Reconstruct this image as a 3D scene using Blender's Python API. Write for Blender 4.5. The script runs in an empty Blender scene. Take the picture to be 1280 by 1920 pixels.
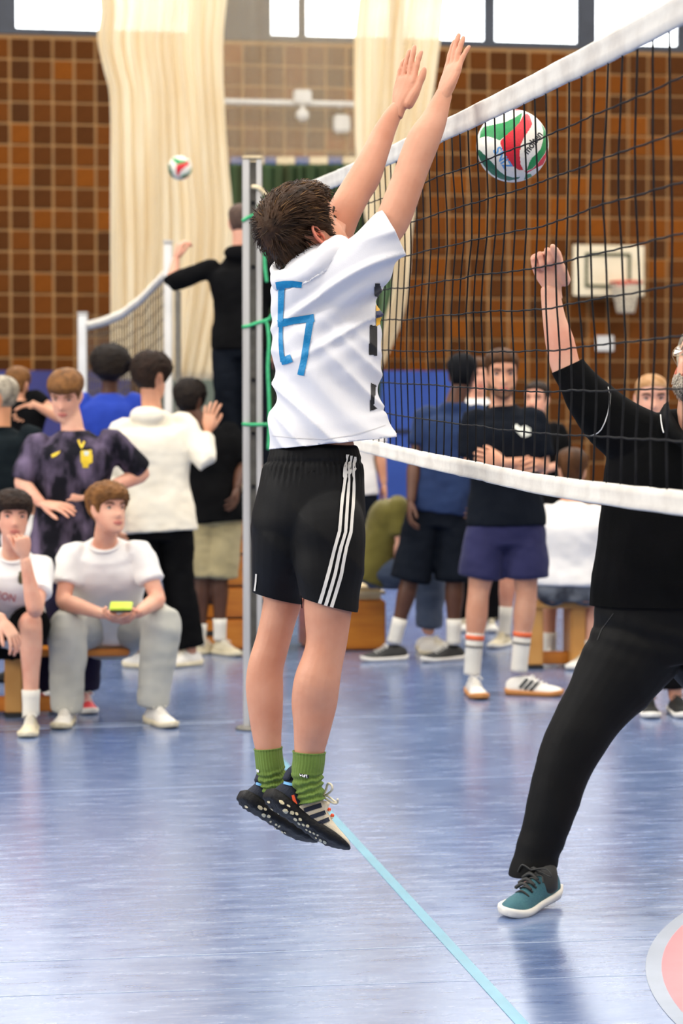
import bpy, bmesh, math, random
from mathutils import Vector, Matrix, noise
from mathutils.bvhtree import BVHTree
random.seed(7)
V = Vector
SC = bpy.context.scene
COL = SC.collection
# ------------------------------------------------------------------ camera, world, lights, exposure
FPX, CXP, CYP, CAM_H, HORIZON = 4240.0, 640.0, 960.0, 1.40, 812.0
PITCH = math.atan((CYP - HORIZON) / FPX)
cam_data = bpy.data.cameras.new('camera')
cam = bpy.data.objects.new('camera', cam_data)
COL.objects.link(cam)
cam.location = (0, 0, CAM_H)
cam.rotation_euler = (math.pi / 2 - PITCH, 0, 0)
cam_data.sensor_fit = 'VERTICAL'
cam_data.sensor_height = 36.0
cam_data.sensor_width = 24.0
cam_data.lens = FPX / 1920.0 * 36.0
cam_data.clip_end = 200
cam_data.dof.use_dof = True
cam_data.dof.focus_distance = 5.75
cam_data.dof.aperture_fstop = 4.5
SC.camera = cam

SC.view_settings.view_transform = 'Standard'
SC.view_settings.look = 'None'
SC.view_settings.exposure = 0.0
SC.view_settings.gamma = 1.0
SC.view_settings.use_curve_mapping = False
try:
    SC.cycles.use_denoising = True
    SC.cycles.max_bounces = 8
    SC.cycles.transparent_max_bounces = 16
    SC.cycles.caustics_reflective = False
    SC.cycles.caustics_refractive = False
    SC.cycles.sample_clamp_indirect = 6.0
except Exception:
    pass

world = bpy.data.worlds.new('overcast_daylight')
SC.world = world
world.use_nodes = True
bgn = world.node_tree.nodes['Background']
bgn.inputs[0].default_value = (0.93, 0.97, 1.0, 1)
bgn.inputs[1].default_value = 7.0

HALL = math.radians(9.04)                      # the hall is turned a little against the view
U = V((math.cos(HALL), math.sin(HALL), 0))     # along the back wall, to the right
N = V((-math.sin(HALL), math.cos(HALL), 0))    # towards the back wall (and along the net)
W0 = V((510 / FPX * 34.0, 34.0, 0))            # a point on the back wall

def hall(a, b, z=0.0):
    """a metres along the back wall from W0, b metres in front of it."""
    return W0 + U * a - N * b + V((0, 0, z))

def area(name, loc, aim, sx, sy, power, col=(1, 1, 1)):
    l = bpy.data.lights.new(name, 'AREA')
    l.shape = 'RECTANGLE'
    l.size, l.size_y = sx, sy
    l.energy = power
    l.color = col
    o = bpy.data.objects.new(name, l)
    COL.objects.link(o)
    o.location = loc
    o.rotation_euler = (V(aim) - V(loc)).to_track_quat('-Z', 'Y').to_euler()
    return o

LAMP_W = 430
for ia, a_ in enumerate((-15.0, -8.0, -1.0, 6.0)):
    for ib, b_ in enumerate((7.0, 15.0, 23.0, 31.0)):
        p_ = hall(a_, b_, 10.4)
        area('ceiling_light_panel', p_, p_ - V((0, 0, 1)) + U * 0.001, 1.6, 5.0, LAMP_W, (1.0, 0.95, 0.87))
# added soft area lights behind the camera and at left; no windows there
p_ = hall(-5.0, 43.0, 7.4)
area('rear_soft_fill', p_, hall(-4.0, 27.0, 1.0), 20.0, 4.0, 900, (1.0, 0.97, 0.93))
p_ = hall(-22.0, 28.0, 6.5)
area('side_soft_key', p_, hall(-4.0, 27.0, 1.0), 14.0, 4.0, 1600, (1.0, 0.98, 0.95))

# ------------------------------------------------------------------ helpers
def ray(px, py):
    x = (px - CXP) / FPX
    z = -(py - CYP) / FPX
    c, s = math.cos(PITCH), math.sin(PITCH)
    return V((x, c + z * s, -s + z * c))

def P(px, py, Y):
    d = ray(px, py)
    t = Y / d.y
    return V((d.x * t, Y, CAM_H + d.z * t))

def ground(px, py, z=0.0):
    d = ray(px, py)
    t = (z - CAM_H) / d.z
    return V((d.x * t, d.y * t, z))

def wallpt(px, z=0.0, b=0.0):
    """point on the vertical plane b metres in front of the back wall seen at column px"""
    q = W0 - N * b
    m = (px - CXP) / FPX
    a = (m * q.y - q.x) / (U.x - m * U.y)
    r = q + U * a
    return V((r.x, r.y, z))

def wall_a(px, b=0.0):
    return (wallpt(px, 0, b) - W0).dot(U)

def lin(c):
    c = c / 255.0
    return c / 12.92 if c <= 0.04045 else ((c + 0.055) / 1.055) ** 2.4

def rgb(c):
    return (lin(c[0]), lin(c[1]), lin(c[2]), 1.0)

MATS = {}
def mat(name, col, rough=0.6, var=None, bump=None, metal=0.0, spec=0.5, sss=0.0, sheen=0.0, alpha=1.0, coat=0.0, ramp=(.38, .64),
        stretch=(1, 1, 1)):
    """var=(scale, other colour); bump=(scale, strength)"""
    if name in MATS:
        return MATS[name]
    m = bpy.data.materials.new(name)
    m.use_nodes = True
    nt = m.node_tree
    b = nt.nodes['Principled BSDF']
    b.inputs['Base Color'].default_value = rgb(col)
    b.inputs['Roughness'].default_value = rough
    b.inputs['Metallic'].default_value = metal
    b.inputs['Specular IOR Level'].default_value = spec
    if sss:
        b.inputs['Subsurface Weight'].default_value = sss
        b.inputs['Subsurface Radius'].default_value = (0.012, 0.005, 0.003)
        b.inputs['Subsurface Scale'].default_value = 1.0
    if sheen:
        b.inputs['Sheen Weight'].default_value = sheen
    if coat:
        b.inputs['Coat Weight'].default_value = coat
    if alpha < 1:
        b.inputs['Alpha'].default_value = alpha
    tc = mp = None
    if var or bump:
        tc = nt.nodes.new('ShaderNodeTexCoord')
        mp = nt.nodes.new('ShaderNodeMapping')
        mp.inputs['Scale'].default_value = stretch
        nt.links.new(tc.outputs['Object'], mp.inputs['Vector'])
    if var:
        n = nt.nodes.new('ShaderNodeTexNoise')
        n.inputs['Scale'].default_value = var[0]
        n.inputs['Detail'].default_value = 4
        r = nt.nodes.new('ShaderNodeValToRGB')
        r.color_ramp.elements[0].position = ramp[0]
        r.color_ramp.elements[1].position = ramp[1]
        r.color_ramp.elements[0].color = rgb(col)
        r.color_ramp.elements[1].color = rgb(var[1])
        nt.links.new(mp.outputs[0], n.inputs['Vector'])
        nt.links.new(n.outputs['Fac'], r.inputs['Fac'])
        nt.links.new(r.outputs['Color'], b.inputs['Base Color'])
    if bump:
        n2 = nt.nodes.new('ShaderNodeTexNoise')
        n2.inputs['Scale'].default_value = bump[0]
        n2.inputs['Detail'].default_value = 3
        bp = nt.nodes.new('ShaderNodeBump')
        bp.inputs['Strength'].default_value = bump[1]
        bp.inputs['Distance'].default_value = 0.01
        nt.links.new(mp.outputs[0], n2.inputs['Vector'])
        nt.links.new(n2.outputs['Fac'], bp.inputs['Height'])
        nt.links.new(bp.outputs['Normal'], b.inputs['Normal'])
    MATS[name] = m
    return m

def link(o, parent=None):
    COL.objects.link(o)
    if parent:
        o.parent = parent
        o.matrix_parent_inverse = Matrix.Identity(4)
    return o

def tag(o, label=None, cat=None, group=None, kind=None):
    if label: o['label'] = label
    if cat: o['category'] = cat
    if group: o['group'] = group
    if kind: o['kind'] = kind
    return o

def root_at(name, loc):
    """Empty at the base of a thing; parts are built in world coordinates and shifted under it"""
    o = bpy.data.objects.new(name, None)
    o.empty_display_size = 0.1
    o.location = loc
    COL.objects.link(o)
    return o

def put(me, name, mats, parent=None, smooth=True):
    """link a mesh that is in world coordinates; under a parent Empty it is shifted into its frame"""
    if not isinstance(mats, (list, tuple)):
        mats = [mats]
    if not me.materials:
        for m in mats:
            me.materials.append(m)
    if smooth:
        me.polygons.foreach_set('use_smooth', [True] * len(me.polygons))
    me.name = name
    o = bpy.data.objects.new(name, me)
    COL.objects.link(o)
    if parent:
        off = parent_world(parent)
        me.transform(Matrix.Translation(-off))
        o.parent = parent
    return o

def parent_world(o):
    p = V((0, 0, 0))
    while o:
        p = p + V(o.location)
        o = o.parent
    return p

class MB:
    def __init__(self):
        self.v, self.f, self.m = [], [], []
        self.flat = True
    def add(self, verts, faces, mi=0):
        n = len(self.v)
        self.v += [tuple(x) for x in verts]
        self.f += [tuple(i + n for i in f) for f in faces]
        self.m += [mi] * len(faces)
    def box(self, c, s, ax=None, mi=0, bevel=0.0):
        c = V(c)
        ax = ax or (V((1, 0, 0)), V((0, 1, 0)), V((0, 0, 1)))
        hx, hy, hz = s[0] / 2, s[1] / 2, s[2] / 2
        if bevel <= 0:
            vs = [c + ax[0] * (x * hx) + ax[1] * (y * hy) + ax[2] * (z * hz) for z in (-1, 1) for y in (-1, 1) for x in (-1, 1)]
            self.add(vs, [(0, 2, 3, 1), (4, 5, 7, 6), (0, 1, 5, 4), (2, 6, 7, 3), (0, 4, 6, 2), (1, 3, 7, 5)], mi)
            return
        b = min(bevel, hx * .9, hy * .9, hz * .9)
        bm = bmesh.new()
        bmesh.ops.create_cube(bm, size=1.0)
        for v in bm.verts:
            v.co = V((v.co.x * s[0], v.co.y * s[1], v.co.z * s[2]))
        bmesh.ops.bevel(bm, geom=list(bm.edges), offset=b, segments=2, affect='EDGES')
        bm.verts.index_update()
        self.add([c + ax[0] * v.co.x + ax[1] * v.co.y + ax[2] * v.co.z for v in bm.verts],
                 [[v.index for v in f.verts] for f in bm.faces], mi)
        bm.free()
    def rings(self, rings, cap=True, mi=0, closed=False):
        self.flat = False
        """rings: lists of points, all the same length"""
        n = len(rings[0])
        vs, fs = [], []
        for r in rings:
            vs += r
        R = len(rings)
        for i in range(R if closed else R - 1):
            a, b = i * n, ((i + 1) % R) * n
            for j in range(n):
                k = (j + 1) % n
                fs.append((a + j, a + k, b + k, b + j))
        if cap and not closed:
            fs.append(tuple(reversed(range(n))))
            fs.append(tuple(range((R - 1) * n, R * n)))
        self.add(vs, fs, mi)
    def grid(self, rows, mi=0):
        self.flat = False
        n = len(rows[0])
        vs = [p for r in rows for p in r]
        fs = [(i * n + j, i * n + j + 1, (i + 1) * n + j + 1, (i + 1) * n + j) for i in range(len(rows) - 1) for j in range(n - 1)]
        self.add(vs, fs, mi)
    def ball(self, c, r, ax=None, seg=16, rng=10, mi=0):
        c = V(c)
        if not isinstance(r, (tuple, list)):
            r = (r, r, r)
        ax = ax or (V((1, 0, 0)), V((0, 1, 0)), V((0, 0, 1)))
        rows = []
        for i in range(rng + 1):
            t = math.pi * (0.02 + 0.96 * i / rng)
            rows.append([c + ax[0] * (r[0] * math.sin(t) * math.cos(2 * math.pi * j / seg)) + ax[1] * (r[1] * math.sin(t) * math.sin(2 * math.pi * j / seg)) - ax[2] * (r[2] * math.cos(t)) for j in range(seg)])
        self.rings(rows, True, mi)
    def mesh(self, name='m'):
        me = bpy.data.meshes.new(name)
        me.from_pydata(self.v, [], self.f)
        me.polygons.foreach_set('material_index', self.m)
        me.update()
        return me
    def build(self, name, mats, parent=None, smooth=True):
        return put(self.mesh(name), name, mats, parent, smooth and not self.flat)

def catmull(pts, sub):
    """resample a list of tuples/Vectors (any dimension) by Catmull-Rom"""
    out = []
    n = len(pts)
    for i in range(n - 1):
        p0, p1, p2, p3 = pts[max(i - 1, 0)], pts[i], pts[i + 1], pts[min(i + 2, n - 1)]
        for s in range(sub):
            t = s / sub
            out.append(tuple(0.5 * (2 * b + (c - a) * t + (2 * a - 5 * b + 4 * c - d) * t * t + (3 * b - a - 3 * c + d) * t ** 3)
                             for a, b, c, d in zip(p0, p1, p2, p3)))
    out.append(tuple(pts[-1]))
    return out

def limb(mb, pts, rad, ref=None, seg=14, sub=3, mi=0, cap=True, dome=0.5, super_=1.0):
    """tapered tube through pts; rad = radius or (radius along ref, radius across)"""
    rr = [(r if isinstance(r, (tuple, list)) else (r, r)) for r in rad]
    raw = [tuple(p) + tuple(r) for p, r in zip(pts, rr)]
    q = catmull(raw, sub) if sub > 1 and len(raw) > 1 else raw
    C = [V(x[:3]) for x in q]
    rings = []
    prevA = None
    for i, c in enumerate(C):
        t = (C[min(i + 1, len(C) - 1)] - C[max(i - 1, 0)])
        if t.length < 1e-9:
            t = V((0, 0, 1))
        t.normalize()
        base = ref if ref is not None else (prevA if prevA is not None else (V((0, 0, 1)) if abs(t.z) < 0.8 else V((1, 0, 0))))
        A = base - t * base.dot(t)
        if A.length < 1e-5:
            A = V((1, 0, 0)) - t * t.x
        A.normalize()
        prevA = A
        B = t.cross(A)
        rings.append((c, A, B, max(q[i][3], 1e-4), max(q[i][4], 1e-4), t))
    if dome:
        c, A, B, a, b, t = rings[0]
        rings.insert(0, (c - t * min(a, b) * dome, A, B, a * .62, b * .62, t))
        c, A, B, a, b, t = rings[-1]
        rings.append((c + t * min(a, b) * dome, A, B, a * .62, b * .62, t))
    out = []
    for c, A, B, a, b, t in rings:
        out.append([c + A * (a * math.cos(2 * math.pi * j / seg)) + B * (b * math.sin(2 * math.pi * j / seg)) for j in range(seg)])
    mb.rings(out, cap, mi)

def cable(mb, pts, r, seg=6, sub=4, mi=0):
    limb(mb, pts, [r] * len(pts), seg=seg, sub=sub, mi=mi, dome=0.4)

def px_tube(mb, spec, Y, aspect=0.9, seg=18, sub=3, dome=0.4, grow=0.0):
    """spec rows: (px, py, dY, full width in px [, aspect])"""
    pts, rad = [], []
    for r in spec:
        y = Y + r[2]
        pts.append(P(r[0], r[1], y))
        w = r[3] / 2 / (FPX / y) + grow
        asp = r[4] if len(r) > 4 else aspect
        rad.append((w * asp, w))
    limb(mb, pts, rad, ref=V((0.0001, 1, 0)), seg=seg, sub=sub, dome=dome)

def voxel(mb_or_me, size, smooth=4, fac=0.5):
    me = mb_or_me.mesh() if isinstance(mb_or_me, MB) else mb_or_me
    o = bpy.data.objects.new('tmp', me)
    COL.objects.link(o)
    m = o.modifiers.new('r', 'REMESH')
    m.mode = 'VOXEL'
    m.voxel_size = size
    if smooth:
        s = o.modifiers.new('s', 'SMOOTH')
        s.factor = fac
        s.iterations = smooth
    dg = bpy.context.evaluated_depsgraph_get()
    me2 = bpy.data.meshes.new_from_object(o.evaluated_get(dg))
    bpy.data.objects.remove(o)
    bpy.data.meshes.remove(me)
    return me2

def cut(me, p, n, radius=None):
    """remove everything on the +n side of the plane (within radius of p)"""
    bm = bmesh.new()
    bm.from_mesh(me)
    if radius is None:
        geom = list(bm.verts) + list(bm.edges) + list(bm.faces)
    else:
        fs = [f for f in bm.faces if (f.calc_center_median() - p).length < radius]
        es = set(e for f in fs for e in f.edges)
        vs = set(v for f in fs for v in f.verts)
        geom = list(vs) + list(es) + fs
    bmesh.ops.bisect_plane(bm, geom=geom, plane_co=p, plane_no=n, clear_outer=True)
    bm.to_mesh(me)
    bm.free()
    return me

def thicken(me, t):
    """give an open sheet thickness t, inwards along its vertex normals"""
    bm = bmesh.new()
    bm.from_mesh(me)
    bmesh.ops.remove_doubles(bm, verts=list(bm.verts), dist=2e-5)
    bmesh.ops.recalc_face_normals(bm, faces=list(bm.faces))
    bm.normal_update()
    bm.verts.index_update()
    vs = [v.co.copy() for v in bm.verts]
    ins = [v.co - v.normal * t for v in bm.verts]
    n = len(vs)
    fs = [[v.index for v in f.verts] for f in bm.faces]
    out = fs + [[i + n for i in reversed(f)] for f in fs]
    for e in bm.edges:
        if e.is_boundary:
            l = e.link_loops[0]
            a, b = l.vert.index, l.link_loop_next.vert.index
            out.append([b, a, a + n, b + n])
    bm.free()
    me.clear_geometry()
    me.from_pydata([tuple(v) for v in vs + ins], [], out)
    me.update()
    return me

def displace(me, fn):
    """fn(co, normal) -> offset along the normal"""
    me.update()
    ns = [v.normal.copy() for v in me.vertices]
    for v, n in zip(me.vertices, ns):
        d = fn(v.co, n)
        if d:
            v.co = v.co + n * d
    me.update()
    return me

def join(me_list):
    """one mesh from several"""
    v, f = [], []
    for me in me_list:
        n = len(v)
        v += [tuple(x.co) for x in me.vertices]
        f += [tuple(i + n for i in p.vertices) for p in me.polygons]
        bpy.data.meshes.remove(me)
    out = bpy.data.meshes.new('joined')
    out.from_pydata(v, [], f)
    out.update()
    return out

def bvh_of(objs):
    v, f = [], []
    for o in objs:
        off = parent_world(o)
        n = len(v)
        v += [x.co + off for x in o.data.vertices]
        f += [tuple(i + n for i in p.vertices) for p in o.data.polygons]
    return BVHTree.FromPolygons(v, f)

EYE = V((0, 0, CAM_H))
def project(tree, px, py, lift=0.002):
    hit, nrm, idx, d = tree.ray_cast(EYE, ray(px, py).normalized())
    if hit is None:
        return None
    if nrm.dot(hit - EYE) > 0:
        nrm = -nrm
    return hit + nrm * lift

def strip_on(tree, line, width, name, m, parent, lift=0.002, step=3.0, across=3):
    """a flat strip lying on a surface: centre line and width are measured in the photograph, the strip is real geometry on the cloth"""
    pts = []
    for (x0, y0), (x1, y1) in zip(line[:-1], line[1:]):
        n = max(1, int(math.hypot(x1 - x0, y1 - y0) / step))
        pts += [(x0 + (x1 - x0) * i / n, y0 + (y1 - y0) * i / n) for i in range(n)]
    pts.append(line[-1])
    rows = []
    W = width if isinstance(width, (tuple, list)) else (width, width)
    for i, (x, y) in enumerate(pts):
        a, b = pts[max(i - 1, 0)], pts[min(i + 1, len(pts) - 1)]
        tx, ty = b[0] - a[0], b[1] - a[1]
        L = math.hypot(tx, ty) or 1
        nx, ny = -ty / L, tx / L
        w = W[0] + (W[1] - W[0]) * i / max(1, len(pts) - 1)
        row = []
        for k in range(across):
            o = (k / (across - 1) - .5) * w
            row.append(project(tree, x + nx * o, y + ny * o, lift))
        rows.append(row)
    mb = MB()
    for r0, r1 in zip(rows[:-1], rows[1:]):
        for k in range(across - 1):
            q = (r0[k], r0[k + 1], r1[k + 1], r1[k])
            if all(c is not None for c in q):
                if max((q[i] - q[(i + 1) % 4]).length for i in range(4)) < 0.05:
                    mb.add(q, [(0, 1, 2, 3)])
    if not mb.f:
        return None
    me = mb.mesh()
    bm = bmesh.new(); bm.from_mesh(me)
    bmesh.ops.remove_doubles(bm, verts=list(bm.verts), dist=1e-5)
    bm.to_mesh(me); bm.free()
    return put(me, name, m, parent)

def poly_on(tree, poly, name, m, parent, lift=0.002, step=3.0):
    """a filled patch on a surface, outline measured in the photograph"""
    xs = [p[0] for p in poly]; ys = [p[1] for p in poly]
    def inside(x, y):
        c = False
        j = len(poly) - 1
        for i in range(len(poly)):
            xi, yi = poly[i]; xj, yj = poly[j]
            if (yi > y) != (yj > y) and x < (xj - xi) * (y - yi) / (yj - yi) + xi:
                c = not c
            j = i
        return c
    mb = MB()
    nx = max(2, int((max(xs) - min(xs)) / step)); ny = max(2, int((max(ys) - min(ys)) / step))
    dx = (max(xs) - min(xs)) / nx; dy = (max(ys) - min(ys)) / ny
    cache = {}
    def pt(i, j):
        if (i, j) not in cache:
            cache[(i, j)] = project(tree, min(xs) + i * dx, min(ys) + j * dy, lift)
        return cache[(i, j)]
    for i in range(nx):
        for j in range(ny):
            if inside(min(xs) + (i + .5) * dx, min(ys) + (j + .5) * dy):
                q = (pt(i, j), pt(i + 1, j), pt(i + 1, j + 1), pt(i, j + 1))
                if all(c is not None for c in q) and max((q[k] - q[(k + 1) % 4]).length for k in range(4)) < 0.08:
                    mb.add(q, [(0, 1, 2, 3)])
    if not mb.f:
        return None
    return mb.build(name, m, parent)

def text_mesh(body, size=1.0, extrude=0.0, bold=0.0):
    c = bpy.data.curves.new('t', 'FONT')
    c.body = body
    c.size = size
    c.align_x = 'CENTER'
    c.align_y = 'CENTER'
    c.extrude = extrude
    c.offset = bold
    c.resolution_u = 4
    o = bpy.data.objects.new('t', c)
    COL.objects.link(o)
    dg = bpy.context.evaluated_depsgraph_get()
    me = bpy.data.meshes.new_from_object(o.evaluated_get(dg))
    bpy.data.objects.remove(o)
    return me

def text_on(tree, body, cx, cy, width, ang, name, m, parent, lift=0.0025, bold=0.0, aspect=1.0):
    """lettering printed on a surface; place, size and tilt measured in the photograph"""
    me = text_mesh(body)
    xs = [v.co.x for v in me.vertices]; ys = [v.co.y for v in me.vertices]
    sc = width / (max(xs) - min(xs))
    mx, my = (max(xs) + min(xs)) / 2, (max(ys) + min(ys)) / 2
    ca, sa = math.cos(ang), math.sin(ang)
    bm = bmesh.new(); bm.from_mesh(me)
    bmesh.ops.triangulate(bm, faces=list(bm.faces))
    bmesh.ops.subdivide_edges(bm, edges=[e for e in bm.edges if e.calc_length() > 0.15], cuts=1)
    bad = []
    for v in bm.verts:
        x, y = (v.co.x - mx) * sc, (v.co.y - my) * sc * aspect
        p = project(tree, cx + x * ca - y * sa, cy - (x * sa + y * ca), lift)
        if p is None: bad.append(v)
        else: v.co = p
    if bad:
        bmesh.ops.delete(bm, geom=bad, context='VERTS')
    bm.to_mesh(me); bm.free()
    return put(me, name, m, parent, smooth=False)

def nz(x, y, z):
    return noise.noise(V((x, y, z)))
# ------------------------------------------------------------------ materials of the hall
def floor_material():
    m = bpy.data.materials.new('blue_linoleum')
    m.use_nodes = True
    nt = m.node_tree; L = nt.links
    b = nt.nodes['Principled BSDF']
    tc = nt.nodes.new('ShaderNodeTexCoord')
    def nodes_noise(scale, stretch, detail=5, rough=.6):
        mp = nt.nodes.new('ShaderNodeMapping')
        mp.inputs['Scale'].default_value = stretch
        L.new(tc.outputs['Object'], mp.inputs['Vector'])
        n = nt.nodes.new('ShaderNodeTexNoise')
        n.inputs['Scale'].default_value = scale
        n.inputs['Detail'].default_value = detail
        n.inputs['Roughness'].default_value = rough
        L.new(mp.outputs[0], n.inputs['Vector'])
        return n
    def ramp(src, stops):
        r = nt.nodes.new('ShaderNodeValToRGB')
        while len(r.color_ramp.elements) < len(stops):
            r.color_ramp.elements.new(0.5)
        for e, (p, c) in zip(r.color_ramp.elements, stops):
            e.position = p
            e.color = c if len(c) == 4 else rgb(c)
        L.new(src, r.inputs['Fac'])
        return r
    def mix(f, a, bb, mode='MIX'):
        x = nt.nodes.new('ShaderNodeMix'); x.data_type = 'RGBA'; x.blend_type = mode
        if isinstance(f, float): x.inputs[0].default_value = f
        else: L.new(f, x.inputs[0])
        for s, k in ((a, 6), (bb, 7)):
            if isinstance(s, tuple): x.inputs[k].default_value = s
            else: L.new(s, x.inputs[k])
        return x.outputs[2]
    n1 = nodes_noise(3.4, (1.5, 6.0, 1.0))          # the marbled grain of the sheet, along the hall's width
    n2 = nodes_noise(19.0, (1.2, 8.0, 1.0), 5, .72)
    n3 = nodes_noise(0.9, (1, 1, 1), 3)
    c1 = ramp(n1.outputs['Fac'], [(.30, (88, 110, 154)), (.5, (102, 123, 164)), (.70, (123, 141, 176))])
    f2 = ramp(n2.outputs['Fac'], [(.58, (0, 0, 0, 1)), (.74, (.8, .8, .8, 1))])
    x = mix(f2.outputs['Color'], c1.outputs['Color'], rgb((178, 184, 190)))
    c3 = ramp(n3.outputs['Fac'], [(.35, rgb((205, 208, 218))), (.62, rgb((255, 255, 255)))])
    x = mix(0.55, x, c3.outputs['Color'], 'MULTIPLY')
    # scuffs
    n4 = nodes_noise(5.0, (1.0, 1.6, 1.0), 6, .55)
    f4 = ramp(n4.outputs['Fac'], [(.495, (0, 0, 0, 1)), (.5, (1, 1, 1, 1)), (.505, (0, 0, 0, 1))])
    n5 = nodes_noise(1.3, (1, 1, 1), 2)
    f5 = ramp(n5.outputs['Fac'], [(.52, (0, 0, 0, 1)), (.62, (.35, .35, .35, 1))])
    fm = mix(1.0, f4.outputs['Color'], f5.outputs['Color'], 'MULTIPLY')
    x = mix(fm, x, rgb((190, 195, 205)))
    L.new(x, b.inputs['Base Color'])
    r = ramp(n1.outputs['Fac'], [(.3, (.17, .17, .17, 1)), (.7, (.30, .30, .30, 1))])
    L.new(r.outputs['Color'], b.inputs['Roughness'])
    b.inputs['Specular IOR Level'].default_value = 1.0
    b.inputs['Coat Weight'].default_value = 0.35
    b.inputs['Coat Roughness'].default_value = 0.22
    bp = nt.nodes.new('ShaderNodeBump')
    bp.inputs['Strength'].default_value = 0.05
    bp.inputs['Distance'].default_value = 0.01
    n6 = nodes_noise(9.0, (0.3, 2.0, 1.0), 3)
    L.new(n6.outputs['Fac'], bp.inputs['Height'])
    L.new(bp.outputs['Normal'], b.inputs['Normal'])
    return m

def brick_material(name, island):
    m = bpy.data.materials.new(name)
    m.use_nodes = True
    nt = m.node_tree; L = nt.links
    b = nt.nodes['Principled BSDF']
    if island:
        g = nt.nodes.new('ShaderNodeNewGeometry'); src = g.outputs['Random Per Island']
    else:
        g = nt.nodes.new('ShaderNodeObjectInfo'); src = g.outputs['Random']
    r = nt.nodes.new('ShaderNodeValToRGB')
    r.color_ramp.interpolation = 'CONSTANT'
    cols = [(0, (92, 52, 20)), (.2, (100, 56, 20)), (.4, (110, 61, 20)), (.58, (120, 66, 20)), (.76, (132, 72, 18)), (.88, (86, 50, 22)), (.95, (142, 78, 20))]
    while len(r.color_ramp.elements) < len(cols):
        r.color_ramp.elements.new(.5)
    for e, (p, c) in zip(r.color_ramp.elements, cols):
        e.position = p; e.color = rgb(c)
    L.new(src, r.inputs['Fac'])
    tc = nt.nodes.new('ShaderNodeTexCoord')
    n = nt.nodes.new('ShaderNodeTexNoise'); n.inputs['Scale'].default_value = 14; n.inputs['Detail'].default_value = 4
    L.new(tc.outputs['Object'], n.inputs['Vector'])
    x = nt.nodes.new('ShaderNodeMix'); x.data_type = 'RGBA'; x.blend_type = 'MULTIPLY'; x.inputs[0].default_value = .35
    L.new(r.outputs['Color'], x.inputs[6]); L.new(n.outputs['Fac'], x.inputs[7])
    L.new(x.outputs[2], b.inputs['Base Color'])
    b.inputs['Roughness'].default_value = .85
    b.inputs['Specular IOR Level'].default_value = .12
    return m

M_FLOOR = floor_material()
M_MORTAR = mat('mortar', (172, 128, 78), .9, var=(3, (162, 124, 80)))
M_BRICK = brick_material('brown_block', False)
M_BRICKF = brick_material('brown_block_field', True)
M_WALL = mat('painted_side_wall', (196, 180, 156), .8, var=(2, (206, 190, 166)))
M_CEIL = mat('ceiling_white', (222, 218, 208), .8, var=(2, (228, 224, 214)))
M_FRAME = mat('dark_window_frame', (44, 50, 62), .45, var=(5, (52, 58, 70)))
M_BLUEMAT = mat('blue_mat_vinyl', (38, 74, 160), .5, var=(2, (46, 84, 172)))
M_NAVYMAT = mat('navy_mat_vinyl', (44, 46, 112), .5, var=(2, (52, 54, 124)))
M_GREYPAD = mat('grey_green_pad', (112, 122, 108), .7, var=(2, (120, 130, 116)))
M_WOOD = mat('orange_varnished_wood', (206, 128, 36), .35, var=(3, (188, 108, 24)), stretch=(1, 1, 7))
M_WOODL = mat('pale_bench_wood', (214, 160, 88), .4, var=(3, (196, 138, 66)), stretch=(1, 9, 1))
M_LEATHER = mat('cream_box_top', (226, 204, 158), .6, var=(6, (214, 190, 142)))
M_ALU = mat('brushed_aluminium', (206, 204, 200), .38, var=(30, (190, 188, 184)), metal=.55, stretch=(1, 1, .05))
M_DARKALU = mat('grey_slot_metal', (128, 124, 114), .5, var=(20, (112, 108, 100)), metal=.4)
M_BLACK = mat('black_plastic', (22, 22, 24), .5, var=(10, (30, 30, 32)))
M_WHITEP = mat('white_paint', (232, 230, 224), .5, var=(8, (224, 222, 216)))
M_ROPEG = mat('green_strap', (66, 186, 122), .7, var=(60, (52, 168, 106)))
M_ROPEW = mat('cream_rope', (226, 208, 172), .8, var=(60, (206, 186, 148)))
M_TAPE = mat('white_net_tape', (222, 217, 206), .8, var=(10, (204, 197, 186)), bump=(45, .12))
M_NETB = mat('black_net_cord', (14, 14, 16), .8, var=(40, (22, 22, 24)), spec=.2)

# ------------------------------------------------------------------ the shell
def struct(o):
    o['kind'] = 'structure'
    return o
CEIL_Z, SILL_Z = 10.9, 7.13
A0, A1, B1 = -24.0, 11.0, 44.0
def slab(name, corners, m, thick):
    mb = MB()
    n = (V(corners[1]) - V(corners[0])).cross(V(corners[3]) - V(corners[0])).normalized() * thick
    top = [V(c) for c in corners]; bot = [c - n for c in top]
    mb.add(top + bot, [(0, 1, 2, 3), (7, 6, 5, 4), (0, 4, 5, 1), (1, 5, 6, 2), (2, 6, 7, 3), (3, 7, 4, 0)])
    return struct(mb.build(name, m, None, False))
# the floor object is turned with the hall so that its grain runs along the hall's width
mb = MB()
fa, fb = A1 - A0, B1
vs = [V((0, 0, 0)), V((fa, 0, 0)), V((fa, fb, 0)), V((0, fb, 0))]
mb.add(vs + [v - V((0, 0, .2)) for v in vs], [(0, 1, 2, 3), (7, 6, 5, 4), (0, 4, 5, 1), (1, 5, 6, 2), (2, 6, 7, 3), (3, 7, 4, 0)])
floor = struct(mb.build('floor', M_FLOOR, None, False))
floor.location = hall(A0, B1)
floor.rotation_euler = (0, 0, HALL)
slab('ceiling', [hall(A0, 0, CEIL_Z), hall(A0, B1, CEIL_Z), hall(A1, B1, CEIL_Z), hall(A1, 0, CEIL_Z)], M_CEIL, .2)
slab('wall_left', [hall(A0, B1, 0), hall(A0, 0, 0), hall(A0, 0, CEIL_Z), hall(A0, B1, CEIL_Z)], M_WALL, .2)
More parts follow.
